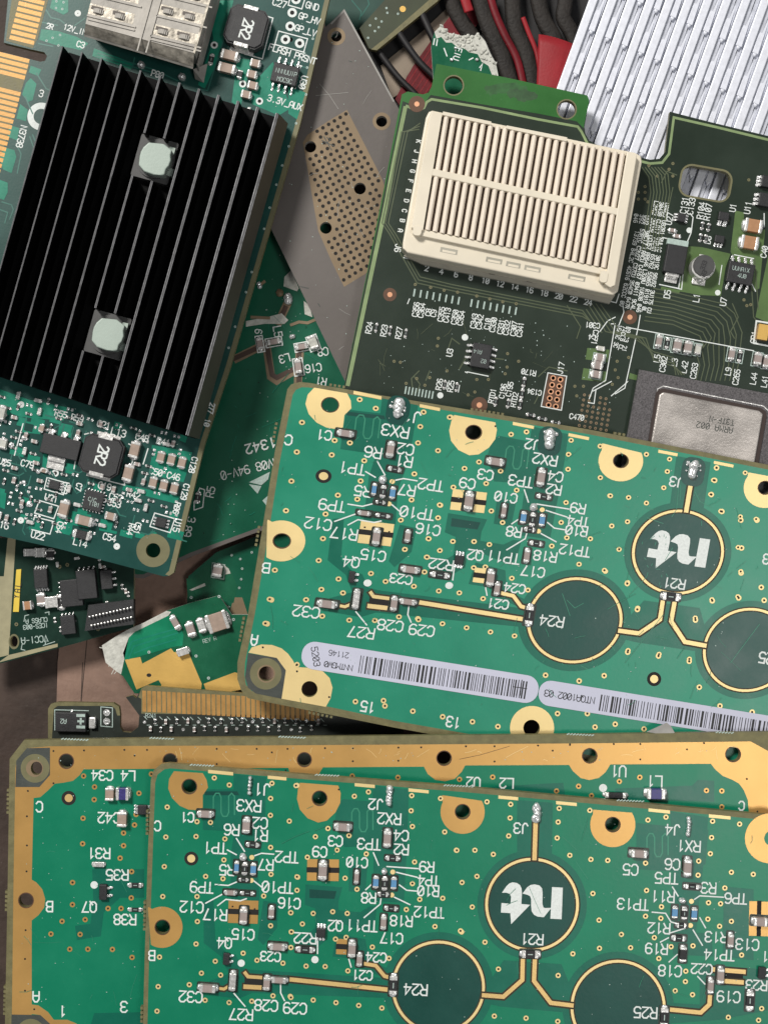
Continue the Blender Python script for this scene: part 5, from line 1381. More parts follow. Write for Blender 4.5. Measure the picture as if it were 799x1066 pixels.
def layout(B, upper):
    g = 'goldb' if upper else 'gold'  # upper board's paler gold stands in for light reflected off its pads
    fo = (lambda p: to_upper(*p)) if upper else (lambda p: p)

    def F_(P):
        if isinstance(P, tuple) and len(P) == 2 and isinstance(P[0], list):
            return ([fo(p) for p in P[0]], [[fo(p) for p in h] for h in P[1]])
        return [fo(p) for p in P]

    def D(x, y, a):                                   # position and direction on this board
        p = fo((x, y)); c, s__ = pl(a)
        r = fo((x + c * 5, y + s__ * 5))
        return p[0], p[1], math.degrees(math.atan2(r[1] - p[1], r[0] - p[0]))

    z = 2e-5
    # darker mask where the copper below is left out
    dark = [circ(553.5, 942, 57, 48), circ(456, 1028, 57.5, 48), circ(643, 1049, 58, 48),
            [(538, 833), (575, 836), (574, 893), (538, 890)], [(212, 822), (250, 822), (253, 866), (211, 864)], [(351, 838), (357, 832), (424, 838), (424, 862), (416, 880), (358, 882), (352, 862), (348, 858)],
            [(662, 857), (737, 864), (734, 900), (706, 908), (662, 905)], [(243, 806), (277, 809), (275, 870), (268, 900), (270, 938), (240, 936), (240, 890), (244, 866)], [(388, 818), (425, 822), (424, 870), (420, 940), (388, 938), (389, 872), (387, 862)],
            [(697, 845), (737, 851), (733, 890), (726, 950), (724, 972), (698, 970), (700, 900)],
            [(212, 938), (222, 936), (224, 980), (236, 992), (245, 994), (252, 1008), (262, 1010), (425, 1020), (424, 1040), (262, 1034), (248, 1040), (218, 1036), (218, 1022), (238, 1014), (230, 996), (212, 982)],
            [(318, 921), (356, 924), (352, 938), (352, 948), (375, 950), (384, 944), (392, 944), (390, 960), (384, 972), (352, 960), (340, 958), (338, 980), (326, 990), (312, 992), (310, 980), (328, 966), (328, 946), (317, 942)],
            [(350, 972), (380, 978), (384, 1000), (402, 1008), (404, 1020), (380, 1010), (366, 998), (346, 996)],
            [(274, 938), (290, 940), (288, 966), (274, 984), (268, 978)], [(363, 900), (382, 902), (380, 930), (363, 928)],
            [(753, 923), (784, 926), (784, 1000), (752, 996)], [(700, 970), (740, 972), (742, 996), (700, 994)], [(728, 1004), (800, 1010), (800, 1052), (748, 1062), (694, 1066), (690, 1044), (728, 1046)],
            [(524, 1000), (584, 1004), (600, 1044), (584, 1054), (520, 1048), (502, 1044), (504, 1030)]]
    for i, d in enumerate(dark):
        B.sheet('bare_laminate_pattern', [F_(d)], 'mask_bare', z + i * 4e-7)
    z2 = z + 1.2e-5
    B.sheet('inner_outline_pattern', [F_(d) for d in ([(322, 926), (350, 928), (348, 936), (322, 935)], [(213, 824), (247, 824), (249, 828), (213, 828)])], 'mask_disc', z2)
    ml = []
    for (x, y) in ((222, 826), (366, 842), (673, 868)):
        ml.append([(x, y + 22), (x, y + 4), (x + 2.5, y), (x + 6, y), (x + 8, y + 4), (x + 8, y + 20), (x + 10, y + 24), (x + 14, y + 24), (x + 16, y + 20), (x + 16, y + 3), (x + 19, y), (x + 22, y + 3), (x + 22, y + 22)])
    B.strokes('meander_pattern', [F_(m) for m in ml], 'mask_line', z2 + 2e-6, 1.3)
    # gold resonator rings with their dark discs
    for (cx, cy, rr) in ((553.5, 942, 48.8), (456, 1028, 48.5), (643, 1049, 49.5)):
        B.sheet('resonator_disc', [F_(circ(cx, cy, rr - 3.2, 56))], 'mask_disc', z2)
        B.sheet('resonator_ring', [(F_(circ(cx, cy, rr, 56)), [F_(circ(cx, cy, rr - 2.9, 56))])], 'goldb', z2 + 3e-6)
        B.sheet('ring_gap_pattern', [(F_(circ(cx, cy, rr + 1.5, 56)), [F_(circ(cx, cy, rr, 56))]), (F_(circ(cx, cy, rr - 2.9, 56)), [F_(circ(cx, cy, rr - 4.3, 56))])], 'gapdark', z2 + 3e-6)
    tr = [([(557.2, 857), (556, 894)], 4.6), ([(543.8, 1000), (543.4, 1020.5), (523.6, 1038), (503, 1036.4)], 4.4), ([(556.4, 1000), (555.5, 1021.5), (573, 1044.3), (595, 1047)], 4.4),
          ([(298, 1019.5), (403, 1030.5)], 4.4), ([(379, 1003.5), (391, 1005.5), (400, 1016.5), (406, 1018)], 3.8), ([(738.6, 1037), (738, 1046), (729, 1054.5), (694, 1051)], 4.4),
          ([(255, 1013), (258, 1017), (273, 1018)], 3.6), ([(255, 1027.5), (273, 1028.5)], 4.6), ([(226, 1029), (233, 1030), (238, 1027)], 3), ([(742, 1009.5), (774, 1012)], 4.6), ([(752, 1021.5), (772, 1023)], 4.6)]
    B.strokes('trace_shadow_gap_pattern', [([fo(p) for p in l], w + 3.6) for l, w in tr], 'gapdark', z2 + 4e-6)  # dark gap showing on both sides of each gold trace
    B.strokes('gold_trace', [([fo(p) for p in l], w) for l, w in tr], g if upper else 'goldm', z2 + 3.2e-5)
    # large slit pads
    for (x, y, w, l, a) in ((253, 949.5, 31, 24, 2), (336, 906, 33, 22.5, 1), (359, 986, 18, 16, 3), (264, 1022, 18, 15, 3)):
        c, s__ = pl(a)
        hh = (l - 5.5) / 2
        off = (5.5 + hh) / 2
        for sg in (-1, 1):
            if (x, y) == (264, 1022):
                continue
            B.sheet('slit_pad', [F_(rect(x - sg * off * s__, y + sg * off * c, w, hh, a))], g, z2 + 3.4e-5)
        B.sheet('slit', [F_(rect(x, y, w + 1, 5.6 if (x, y) != (264, 1022) else 7.5, a))], 'void', z2 + 3.6e-5)
    if not upper:
        B.sheet('slit_pad', [rect(783.3, 956.5, 8, 36, 1)], g, z2 + 3.4e-5)
        B.sheet('slit_pad', [rect(797, 957, 11, 36, 1)], g, z2 + 3.4e-5)
        B.sheet('slit', [rect(789.6, 956.5, 4.6, 37, 1)], 'void', z2 + 3.6e-5)
        B.sheet('slit', [rect(762, 1016, 22, 5, 3)], 'void', z2 + 3.6e-5)
    # mounting pads
    pads = [([(181, 803), (211, 805), (215, 812), (216.5, 820), (211, 828), (211, 841), (204, 843.5), (196, 843), (187, 839), (179, 831), (175, 821), (176, 811)], (197, 819)),
            ([(312, 815), (352, 818), (354.5, 826), (354, 836), (349, 846), (340, 854.5), (331, 856.5), (320, 852), (312, 843), (309, 832), (310, 822)], (332.5, 831.3)),
            ([(460, 828)] + circ(481.3, 845.3, 23, 26, a0=-30, a1=205)[:], (481.3, 845.3)),
            ([(617, 843)] + circ(637.5, 858.7, 23.5, 26, a0=-32, a1=208)[:], (637.5, 858.7)),
            ([(154, 946)] + [(154.5, 944.5)] + circ(168.5, 965.6, 21.5, 26, a0=-118, a1=122)[:], (169, 965.6))]
    for P, hc in pads:
        B.sheet('mounting_pad', [(F_(P), [F_(circ(hc[0], hc[1], 7.4, 22))])], g, z2 + 6e-6)
        B.sheet('hole_shoulder', [(F_(circ(hc[0], hc[1], 8.3, 22)), [F_(circ(hc[0], hc[1], 7.4, 22))])], 'brownring', z2 + 9e-6)
    B.sheet('edge_contact', [F_([(216.6, 801.5), (242.6, 804), (242.6, 807.5), (216.6, 805)])], 'goldb', z2 + 6e-6)
    for (a_, b_) in (((278.6, 807.5), (298, 809.3)), ((369, 815.3), (390, 817.2)), ((425, 820.8), (446, 822.8)), ((518.5, 828.2), (539, 830)), ((578.5, 834), (600, 836)), ((674.7, 841.6), (697, 843.9)), ((737.5, 847.8), (760, 850))):
        B.sheet('edge_contact', [F_([a_, b_, (b_[0], b_[1] + 3.4), (a_[0], a_[1] + 3.4)])], 'goldb', z2 + 6e-6)
    # round locating mark
    B.sheet('locating_mark_surround', [F_(circ(199, 894, 7.2, 22))], 'void', z2 + 6e-6)
    B.sheet('locating_mark', [F_(circ(199, 894, 4.2, 18))], 'goldb', z2 + 9e-6)
    # lettering
    sk = []
    T = [('C1', 195, 851, 9.5, 182), ('C', 164, 860, 10, 182), ('J1', 273, 822, 11.5, 184), ('RX3', 259, 839, 11.5, 184), ('C2', 270.5, 857, 11, 184), ('R1', 270.5, 870, 11, 184), ('R6', 241, 864, 11, 184), ('TP1', 224, 883, 11, 184), ('TP2', 298.5, 892.5, 11, 184),
         ('R5', 236, 906, 10.5, 184), ('R7', 276.5, 900.5, 11, 184), ('TP9', 210, 924, 11, 184), ('TP10', 289, 924, 11, 184), ('C12', 199.5, 944.5, 11, 184), ('R17', 224, 952.5, 11, 184), ('C15', 253, 973, 10.5, 184), ('C16', 301, 940.5, 10.5, 184), ('C23', 281.5, 996, 9.5, 184),
         ('Q4', 233.6, 982, 10.5, 184), ('C32', 198.5, 1038, 11, 184), ('R27', 251, 1056.5, 11, 184), ('C28', 277, 1047, 11, 184), ('C29', 307, 1050, 11, 184), ('B', 158, 995, 10, 182), ('J2', 391, 837.5, 10.5, 184), ('RX2', 405, 852.5, 11, 184), ('C3', 349, 875.7, 10.5, 184),
         ('C4', 417.5, 870, 10.5, 184), ('R2', 417.5, 884.5, 10.5, 184), ('TP3', 384, 879, 11, 184), ('C9', 332.7, 887, 10.5, 184), ('C10', 371.5, 898, 10, 184), ('R9', 444, 902.7, 10.5, 184), ('TP4', 446, 917, 10, 184), ('R10', 445.5, 928, 10, 184), ('R8', 383.5, 935, 10.5, 184), ('TP12', 446.5, 950, 10.5, 184),
         ('TP11', 376.5, 964, 11, 184), ('R18', 417.5, 959, 10.5, 184), ('C17', 407.5, 977, 10.5, 184), ('Q2', 349, 964, 10.5, 184), ('R22', 317.6, 977, 10.5, 184), ('C24', 391.5, 997, 9.5, 184), ('C21', 377, 1015.5, 9.5, 184), ('R24', 432.5, 1030.5, 11, 184), ('J3', 542, 862.5, 10.5, 184), ('R21', 553.5, 978, 10.5, 184)]
    if not upper:
        T += [('J4', 700, 864, 10.5, 184), ('RX1', 716.6, 881, 11, 184), ('C5', 656, 905.5, 11, 184), ('C6', 699.5, 900, 11, 184), ('TP5', 693.5, 914.5, 11, 184), ('R3', 737, 924.7, 11, 184), ('TP6', 765.5, 935.7, 10.5, 184), ('R11', 689.5, 933.6, 11, 184), ('TP13', 658.5, 941.7, 11, 184),
              ('R12', 685.5, 966.6, 10.5, 184), ('R13', 745, 975.8, 10.5, 184), ('R19', 683, 988, 10.5, 184), ('C18', 697, 1011, 11, 184), ('TP14', 748.5, 994.5, 10.5, 184), ('C22', 730, 1009, 10, 184), ('C13', 777.5, 983.5, 11, 184), ('C19', 758, 1038, 11, 184), ('R23', 787, 1026, 10, 184), ('R25', 671.5, 1054.5, 11, 184), ('1', 796, 996, 10, 184)]
    for t_, x, y, h_, a_ in T:
        sk += [[fo(p) for p in l] for l in text(t_, x, y, h_, a_ - 1, wr=0.60)]
    Ld = [[(246, 873), (254.5, 886.5)], [(236.5, 885), (246, 890)], [(265, 891), (272, 888.5), (285, 889.5)], [(224, 921), (237.5, 922), (246, 918.5)], [(264.5, 917.5), (272, 923.5)], [(214, 940.5), (231.6, 931)], [(226.5, 943), (235, 936.5), (250, 938), (256.3, 935.8)],
          [(243.5, 1034.5), (255, 1048)], [(292, 1024), (292, 1034), (296, 1042)], [(388.5, 888), (394, 901)], [(402.5, 902.3), (435, 904.5)], [(412.5, 908.3), (434, 913.5)], [(415.5, 921.5), (423, 927), (434.5, 928)], [(380.5, 926.5), (388, 919.5)], [(410.4, 934.3), (426.5, 942)],
          [(378.8, 955.5), (395.5, 941.5), (396.3, 936)], [(330.4, 980), (330.4, 993)], [(363, 999), (365.3, 1007)]]
    if not upper:
        Ld += [[(699.5, 923.5), (705.5, 933)], [(722.5, 936.5), (728, 932.8), (752.5, 934.3)], [(678.4, 949.8), (692.4, 951), (698, 960), (703.5, 961.5)], [(697, 971.5), (713, 966.5)], [(728, 955.6), (734, 966.2)], [(687, 981), (695.4, 976.5)], [(696, 1001.7), (704.5, 994)], [(721, 968.3), (730.7, 984.3)], [(725.8, 1016.8), (733.3, 1024.7)]]
    sk += [([fo(p) for p in l], 1.35) for l in Ld]
    B.strokes('silkscreen_lettering', sk, 'silk', z2 + 4e-5, 1.55)
    B.sheet('pin_one_dot', [F_(circ(251, 1003, 3.8, 14)), F_(circ(327.7, 999.3, 3.8, 14))], 'silk', z2 + 4e-5)
    # emblem on the disc: an upside-down letter pair
    zq = lambda pts: [fo((470 + x / 4.7, 896 + y / 4.7)) for x, y in pts]
    B.sheet('emblem_logo', [zq([(490, 130), (543, 133), (537, 288), (482, 285)]),
                            zq([(346, 162), (368, 132), (385, 120), (405, 117), (428, 122), (441, 136), (444, 158), (443, 212), (448, 230), (457, 233), (487, 232), (450, 278), (420, 275), (402, 266), (391, 250), (388, 225), (388, 190), (383, 175), (370, 168)]),
                            zq([(245, 158), (268, 125), (282, 112), (297, 107), (318, 110), (333, 120), (341, 137), (343, 160), (340, 213), (383, 217), (290, 312), (286, 258), (240, 255), (243, 208), (287, 212), (290, 178), (282, 163), (268, 158)])], 'silk', z2 + 4e-5)
    # rings of the small through-holes
    V5 = lambda pts, x0, y0, k: [(x0 + x / k, y0 + y / k) for x, y in pts]
    vv = V5([(365, 150), (443, 187), (120, 302), (275, 378), (345, 382), (270, 455), (420, 468), (113, 458), (105, 612), (415, 577), (320, 663), (410, 675), (97, 768), (275, 768), (665, 178), (658, 257), (657, 345), (755, 375), (658, 512), (660, 652), (622, 765), (790, 190), (795, 665)], 150, 780, 5)
    vv += V5([(277, 268), (270, 385), (370, 475), (298, 537), (398, 547), (235, 597), (73, 607), (67, 735), (317, 678), (442, 690), (560, 683), (515, 433), (587, 470), (658, 290), (762, 222), (765, 322), (763, 403), (722, 485), (80, 453), (670, 655), (760, 658)], 150, 906, 5)
    vv += V5([(40, 168), (370, 198), (305, 218), (570, 215), (567, 285), (573, 358), (703, 228), (722, 383), (183, 367), (280, 400), (125, 405), (225, 467), (360, 485), (88, 500), (778, 468), (583, 522), (573, 622), (607, 695), (713, 690), (545, 742), (262, 597), (317, 648), (43, 592), (40, 653), (205, 752), (272, 760), (115, 760), (12, 757)], 300, 780, 4.44)
    vv += V5([(65, 338), (15, 375), (12, 447), (82, 533), (170, 535), (275, 555), (218, 408), (267, 400), (388, 445), (465, 497), (677, 350), (12, 678), (115, 690), (220, 702), (325, 715), (432, 727), (795, 370)], 300, 886, 4.44)
    vv += V5([(172, 258), (288, 270), (285, 337), (278, 425), (525, 290), (520, 357), (515, 435), (22, 495), (113, 495), (203, 515), (123, 623), (50, 653), (100, 773), (577, 520), (680, 540), (763, 545), (690, 707), (675, 300)], 470, 780, 4.7)
    vv += V5([(48, 350), (162, 400), (228, 532), (208, 762), (363, 772), (518, 788), (520, 563), (592, 457), (722, 430), (720, 292)], 470, 896, 4.7)
    vr = V5([(212, 347), (300, 333), (528, 353), (523, 433), (517, 512), (660, 367), (15, 545), (200, 558), (460, 548), (457, 617), (620, 603), (727, 613), (205, 692), (588, 680), (508, 752), (567, 757), (278, 772)], 629, 780, 4.7)
    vr += V5([(200, 273), (275, 283), (505, 287), (562, 322), (620, 298), (82, 362), (127, 427), (243, 378), (325, 422), (432, 418), (265, 480), (397, 542), (395, 593), (345, 638), (430, 657), (670, 463), (605, 768), (753, 782), (768, 725)], 629, 896, 4.7)
    if not upper:
        vv += vr
    else:
        vv += vr[:2] + vr[5:8]
    B.sheet('via_ring_pattern', [(F_(circ(x, y, 2.75, 12)), [F_(circ(x, y, 1.25, 8))]) for x, y in vv], 'goldb' if upper else 'goldb', z2 + 4.4e-5)
    B.sheet('via_hole_pattern', [F_(circ(x, y, 1.25, 8)) for x, y in vv], 'void', z2 + 4.5e-5)
    hp_ = V5([(233, 187), (88, 500)], 300, 780, 4.44) + V5([(460, 190), (575, 203)], 150, 906, 5)
    B.sheet('pad_speck_pattern', [F_(circ(x, y, 1.0, 8)) for x, y in hp_], 'void', z2 + 4.6e-5)

    # soldered parts
    CP = [('grey', 214, 847, 14, 7, 3), ('grey', 256.7, 859, 8, 14, 3), ('res', 263, 879.5, 11, 4.5, 5), ('blue', 246.3, 903, 5, 11, 3), ('blue', 263.7, 905, 5.5, 11, 3), ('res', 254.8, 904.5, 6, 11, 3), ('res', 253.5, 916, 8, 4, 3), ('grey', 240, 929, 11, 4.5, 3), ('res', 257.5, 930, 12, 4, 3),
          ('grey', 253.8, 953, 8, 15, 3), ('grey', 282.6, 949.5, 5.5, 11, 3), ('grey', 289, 985, 16, 7, 4), ('grey', 216.5, 1028, 17, 7.5, 4), ('silver', 242.4, 1021, 7, 18, 4), ('grey', 277.8, 1023, 7, 13, 4), ('grey', 290.5, 1019.8, 15, 5.5, 4),
          ('grey', 356.8, 860.4, 15, 8, 4), ('grey', 403, 872.5, 8, 16, 3), ('res', 408.5, 893.5, 12, 4.5, 4), ('grey', 336, 906, 9, 17, 3), ('grey', 371, 913, 5, 12, 3), ('blue', 391, 918.5, 6, 11, 3), ('blue', 409.7, 919.6, 6, 11, 3), ('res', 400.2, 920, 6, 12, 3), ('res', 398.8, 931, 9, 4.5, 3),
          ('res', 407, 945.7, 11, 5, 4), ('grey', 399, 960, 5.5, 13, 3), ('res', 317.6, 988.5, 16, 6, 4), ('grey', 366.3, 987.4, 7.5, 15, 3), ('grey', 374, 998.8, 6, 12, 3), ('res', 409.2, 1025.6, 8, 19, 3), ('res', 551.5, 993.3, 17, 7.5, 2)]
    if not upper:
        CP += [('grey', 664, 888, 16, 8, 4), ('grey', 714.5, 902.3, 8, 17, 3), ('res', 719.8, 923, 14, 5, 4), ('blue', 701.8, 949.8, 5.5, 11, 3), ('blue', 722, 951.3, 5.5, 11, 3), ('res', 711.7, 951, 6, 11, 3), ('res', 708.6, 963.3, 9, 4.5, 3), ('res', 706, 976.6, 12, 5.5, 4), ('dark', 710, 992.8, 6.5, 15, 3),
               ('grey', 759.4, 978.5, 5.5, 13, 3), ('grey', 789.8, 958.5, 14, 9, 3), ('grey', 748.8, 1015, 7, 15, 3), ('grey', 738.6, 1026, 6, 14, 3), ('res', 779.8, 1041.7, 8, 18, 3), ('res', 690.8, 1059, 8, 19, 3)]
    lands = []
    for k_, x, y, w, l, a in CP:
        lands.append(F_(rrect(x, y, w + (6.5 if w > l else 3.4), l + (6.5 if l >= w else 3.4), a, 1.6, 2)))
    for i_, ld_ in enumerate([lands]):
        B.sheet('chip_land_pattern', ld_, 'land', z2 + 5.0e-5, step=1e-7)
    for k_, x, y, w, l, a in CP:
        px, py, aa = D(x, y, a)
        chip(B, k_, px, py, w * 1.02, l * 1.02, aa)
    for (x, y, w, l, pn, sd) in ((235.8, 997.5, 6.5, 12, 2, 'e'), (334, 970.5, 9.5, 9.5, 3, 'ns'), (791.8, 1012, 8, 12, 2, 'e')):
        if upper and x > 700:
            continue
        px, py, aa = D(x, y, 4)
        ic(B, px, py, w, l, aa, pn, 0.9e-3, 3.6, sd, name='transistor', pw=2.2)
    for i, (x, y, w, l) in enumerate([(253, 892, 8, 8), (399.8, 906.5, 8, 8), (709.4, 937.5, 8, 6), (259.8, 817.5, 4.5, 20), (405.2, 828.5, 7, 23), (558.3, 845.5, 9, 22), (715.8, 860, 5.5, 22)]):
        if upper and x > 700:
            continue
        px, py, aa = D(x, y, 4)
        if upper and i in (3, 4, 5):
            px, py = ((414, 425), (572, 457), (721, 489))[i - 3]
            w, l = 11, 22
            rg_ = random.Random(i)
            for q_ in range(9):
                an_ = rg_.uniform(0, 360)
                blob(B, px + 7.5 * math.cos(math.radians(an_)), py - 1 + 9 * math.sin(math.radians(an_)), rg_.uniform(2, 4.5), rg_.uniform(2, 5), an_, 0.4e-3, name='solder_splash', seed=q_ + 50 * i)
            B.sheet('flux_stain', [rrect(px, py + 2, 24, 30, 9, 9)], 'mask_disc', z2 + 5.1e-5)
        blob(B, px, py, w, l, aa, 1.0e-3 if l < 12 else 0.9e-3, name='ball_joint' if l < 12 else 'pin_joint', seed=i + 3 + (20 if upper else 0))
    for (x, y) in [(262, 892.8), (261.5, 916.8), (408.6, 908), (407.6, 932)] + ([] if upper else [(719.4, 938.6), (718.4, 963.7)]):
        B.sheet('test_point', [F_(circ(x, y, 2.6, 12))], 'goldb', z2 + 5e-5)


# ------------------------------------------------------------------ upper numbered board
N1 = Board('radio_board', 'green board with two white bar-code labels and pale gold pads', 'circuit board', group='green radio boards of one kind', c=(520, 590), z=0.0218, tilt=(0.0, 0.055), ang=9.2)
u_out = [(299, 405), (303, 400), (312, 397.5), (322, 398.5), (400, 412), (610, 446.5), (800, 484), (880, 500), (880, 850), (640, 800), (500, 774), (410, 757.5), (258, 727), (251, 719), (247, 707), (247, 690), (258, 640), (272, 556), (286, 470)]
hm = lambda x, y, r=7.4: [to_upper(*p) for p in circ(x, y, r, 22)]
uh = [hm(197, 819), hm(332.5, 831.3), hm(481.3, 845.3), hm(637.5, 858.7), hm(169, 965.6)]
uh2 = [(277, 701.5, 7.8), (322, 717.5, 8.4), (553, 758, 8.6)]
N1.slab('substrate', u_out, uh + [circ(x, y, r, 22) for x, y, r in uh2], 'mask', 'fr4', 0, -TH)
rim_in = [(304.5, 411), (308, 405.5), (314, 403), (321, 403.2), (400, 416.5), (610, 451.5), (800, 489), (870, 504), (870, 838), (640, 791), (410, 750.5), (352, 738), (262, 719.5), (256, 713), (254.5, 703), (255, 690), (265, 640), (279, 558), (291, 481)]
N1.sheet('board_rim', [(u_out, [rim_in])], 'fr4', 8e-6)
layout(N1, True)
Z = 3.2e-5
N1.sheet('mounting_pad', [([(258.5, 679.5), (262, 674), (272, 671), (283, 671.5), (293, 675), (300, 681), (305, 688), (308, 694.5), (316, 695), (326, 695.5), (336, 699), (343, 706), (346, 716), (344, 727), (339, 736), (293, 727.5), (297.5, 698), (288, 685)], [circ(322, 717.5, 8.4, 22)])], 'goldb', Z + 6e-6)
N1.sheet('corner_bare_patch', [([(258, 680), (288, 685), (297.5, 698), (293, 727.5), (266, 722), (258, 716), (255, 705)], [circ(277, 701.5, 7.8, 22)])], 'fr4d', Z + 7e-6)
N1.sheet('hole_ring', [(circ(276.5, 701.5, 16.5, 30), [circ(277, 701.5, 7.8, 22)])], 'fr4ring', Z + 1e-5)
N1.sheet('hole_ring', [(circ(277, 701.5, 9.4, 26), [circ(277, 701.5, 7.8, 22)])], 'perf', Z + 1.3e-5)
N1.sheet('mounting_pad', [(circ(553.5, 758, 23, 34), [circ(553, 758, 8.6, 22)])], 'goldb', Z + 6e-6)
N1.sheet('locating_mark_surround', [circ(680.5, 707, 7.4, 22)], 'void', Z + 6e-6)
N1.sheet('locating_mark', [circ(680.5, 707, 4.2, 18)], 'goldb', Z + 9e-6)
sk = []
for t_, x, y, h_, a_ in [('A', 264.5, 666.5, 10.5, 190), ('15', 382.5, 736, 10.5, 190), ('13', 471.5, 752, 10.5, 190), ('R25', 801, 686, 11, 190), ('3', 797, 582, 10, 190)]:
    sk += text(t_, x, y, h_, a_)
N1.strokes('silkscreen_lettering', sk, 'silk', Z + 4e-5, 1.7)
for x, y in [(316, 440.8)][:0] + [(310.3, 471.5), (304, 502.3), (299, 533), (332, 561), (336.5, 561.5)][:4]:
    pass
extra = [(282.5, 624.5), (278, 649.5), (400.5, 735), (429.5, 740.5), (460.5, 746.3), (491.5, 751.5), (518, 756.5), (399, 729.5)[:2], (369.8, 730.5), (309, 692), (580, 743), (611, 743), (640, 754), (670, 759), (619, 757)[:2], (653, 679), (685, 683), (717, 688.5), (567.5, 703), (602.5, 709), (628.5, 703.5), (727.5, 715.5), (749, 735), (782.5, 741.5), (723.5, 645.5), (741, 625.5), (768.5, 622.5), (792, 611.5), (795, 625), (663, 634.5), (652.5, 607.5), (771.5, 570.5), (771, 596.5), (770.7, 541.5), (787.5, 541.5), (751, 532.5), (740, 514.8), (743.5, 500), (745.5, 487)]
N1.sheet('via_ring_pattern', [(circ(x, y, 2.9, 12), [circ(x, y, 1.3, 8)]) for x, y in extra], 'goldb', Z + 4.4e-5)
N1.sheet('via_hole_pattern', [circ(x, y, 1.3, 8) for x, y in extra], 'void', Z + 4.5e-5)
N1.sheet('pad_speck_pattern', [circ(x, y, 1.1, 8) for x, y in ((273.5, 674), (342.5, 725.8), (308.5, 692.5), (309, 699))], 'void', Z + 4.6e-5)
# fine scratches in the coating
rng = random.Random(77)
sc = [[(706, 505), (704, 530), (699, 538)], [(708, 505), (708, 520)], [(723, 512), (728, 522), (740, 528)], [(673, 539), (690, 545)], [(671, 528), (680, 531)], [(612, 488), (616, 492)], [(766, 592), (776, 584)], [(757, 600), (762, 595)], [(590, 625), (598, 633), (607, 628)], [(585, 618), (593, 641)],
      [(654, 620), (665, 609), (673, 600), (674, 596)], [(648, 648), (652, 642)], [(654, 694), (654, 691)], [(661, 694), (661, 690)], [(604, 693), (612, 697)], [(520, 590), (528, 583)], [(292, 646), (299, 650)], [(692, 583), (700, 570)], [(676, 562), (681, 558)], [(770, 615), (774, 603)], [(700, 608), (706, 603)], [(650, 690), (690, 640)], [(760, 690), (790, 650)]]
for i in range(34):
    a_ = rng.uniform(0, 360)
    r_ = rng.uniform(44, 51)
    if 40 < a_ < 130:
        x, y = 598 + r_ * math.cos(math.radians(a_)), 648 + r_ * math.sin(math.radians(a_))
        sc.append([(x, y), (x + rng.uniform(-2, 2), y + rng.uniform(-2, 2))])
for i in range(30):
    x, y = rng.uniform(300, 795), rng.uniform(430, 740)
    if y < 400 + (x - 300) * .17 + 20:
        continue
    a_ = rng.uniform(0, 6.28); l_ = rng.uniform(2, 7)
    sc.append([(x, y), (x + l_ * math.cos(a_), y + l_ * math.sin(a_))])
for i in range(14):
    x, y = rng.uniform(668, 700), rng.uniform(545, 610)
    sc.append([(x, y), (x + rng.uniform(-2, 2), y + rng.uniform(1, 3))])
N1.strokes('scratch_pattern', sc, 'mask_line', Z + 3.9e-5, 0.55)


def label_strip(B, pts, m='sticker'):
    o = B.sheet('bar_code_label', [pts], m, Z + 9e-5)
    return o


def capsule(x0, y0, x1, y1, w):
    a = math.degrees(math.atan2(y1 - y0, x1 - x0))
    return rrect((x0 + x1) / 2, (y0 + y1) / 2, math.hypot(x1 - x0, y1 - y0), w, a, w * 0.46)


lab = label_strip(N1, capsule(314, 680.5, 560, 719.5, 29))
lab2 = label_strip(N1, capsule(560.5, 720, 815, 761, 26.5))


def bars(B, x0, y0, x1, y1, w, seed, n):
    rng = random.Random(seed)
    a = math.degrees(math.atan2(y1 - y0, x1 - x0))
    ln = math.hypot(x1 - x0, y1 - y0)
    p = 0
    out = []
    while p < ln:
        b = rng.choice([0.7, 0.8, 0.9, 1.6, 2.4])
        f = (p + b / 2) / ln
        out.append(rect(x0 + (x1 - x0) * f, y0 + (y1 - y0) * f, b, w, a))
        p += b + rng.choice([1.0, 1.6, 1.9, 2.8])
    B.sheet('bar_code_print', out, 'ink', Z + 1.05e-4)


bars(N1, 374, 691.5, 546, 718.5, 18.5, 4, 60)
bars(N1, 624, 731.5, 799, 760, 17, 9, 60)
N1.strokes('label_lettering', text('NNTMGW0', 352, 693.5, 5.6, 189, wr=0.7, gap=0.1, w=0.8) + text('21146', 352.5, 681, 5.6, 189, wr=0.6, w=0.65) + text('5203', 328.5, 683.5, 6.6, 81, wr=0.62, w=0.8) + text('NTQA1002 03', 592.5, 725.5, 6.6, 189, wr=0.62, gap=0.2, w=0.85) +
           [[(540, 708), (537, 724)], [(543, 708), (541, 724)], [(534, 715), (548, 717)]], 'ink', Z + 1.05e-4, 0.8)
# brown folded flap against the lower edge
FL = Board('paper_scrap', 'small folded grey paper scrap poking up over the second bar-code label', 'paper', (694, 757), 0.0222, ang=5)
FL.slab('scrap', [(673, 762), (682, 758), (694, 752.5), (698, 756), (702, 763), (690, 765)], [], 'plate_edge', 'plate_edge', 0.0003, 0)

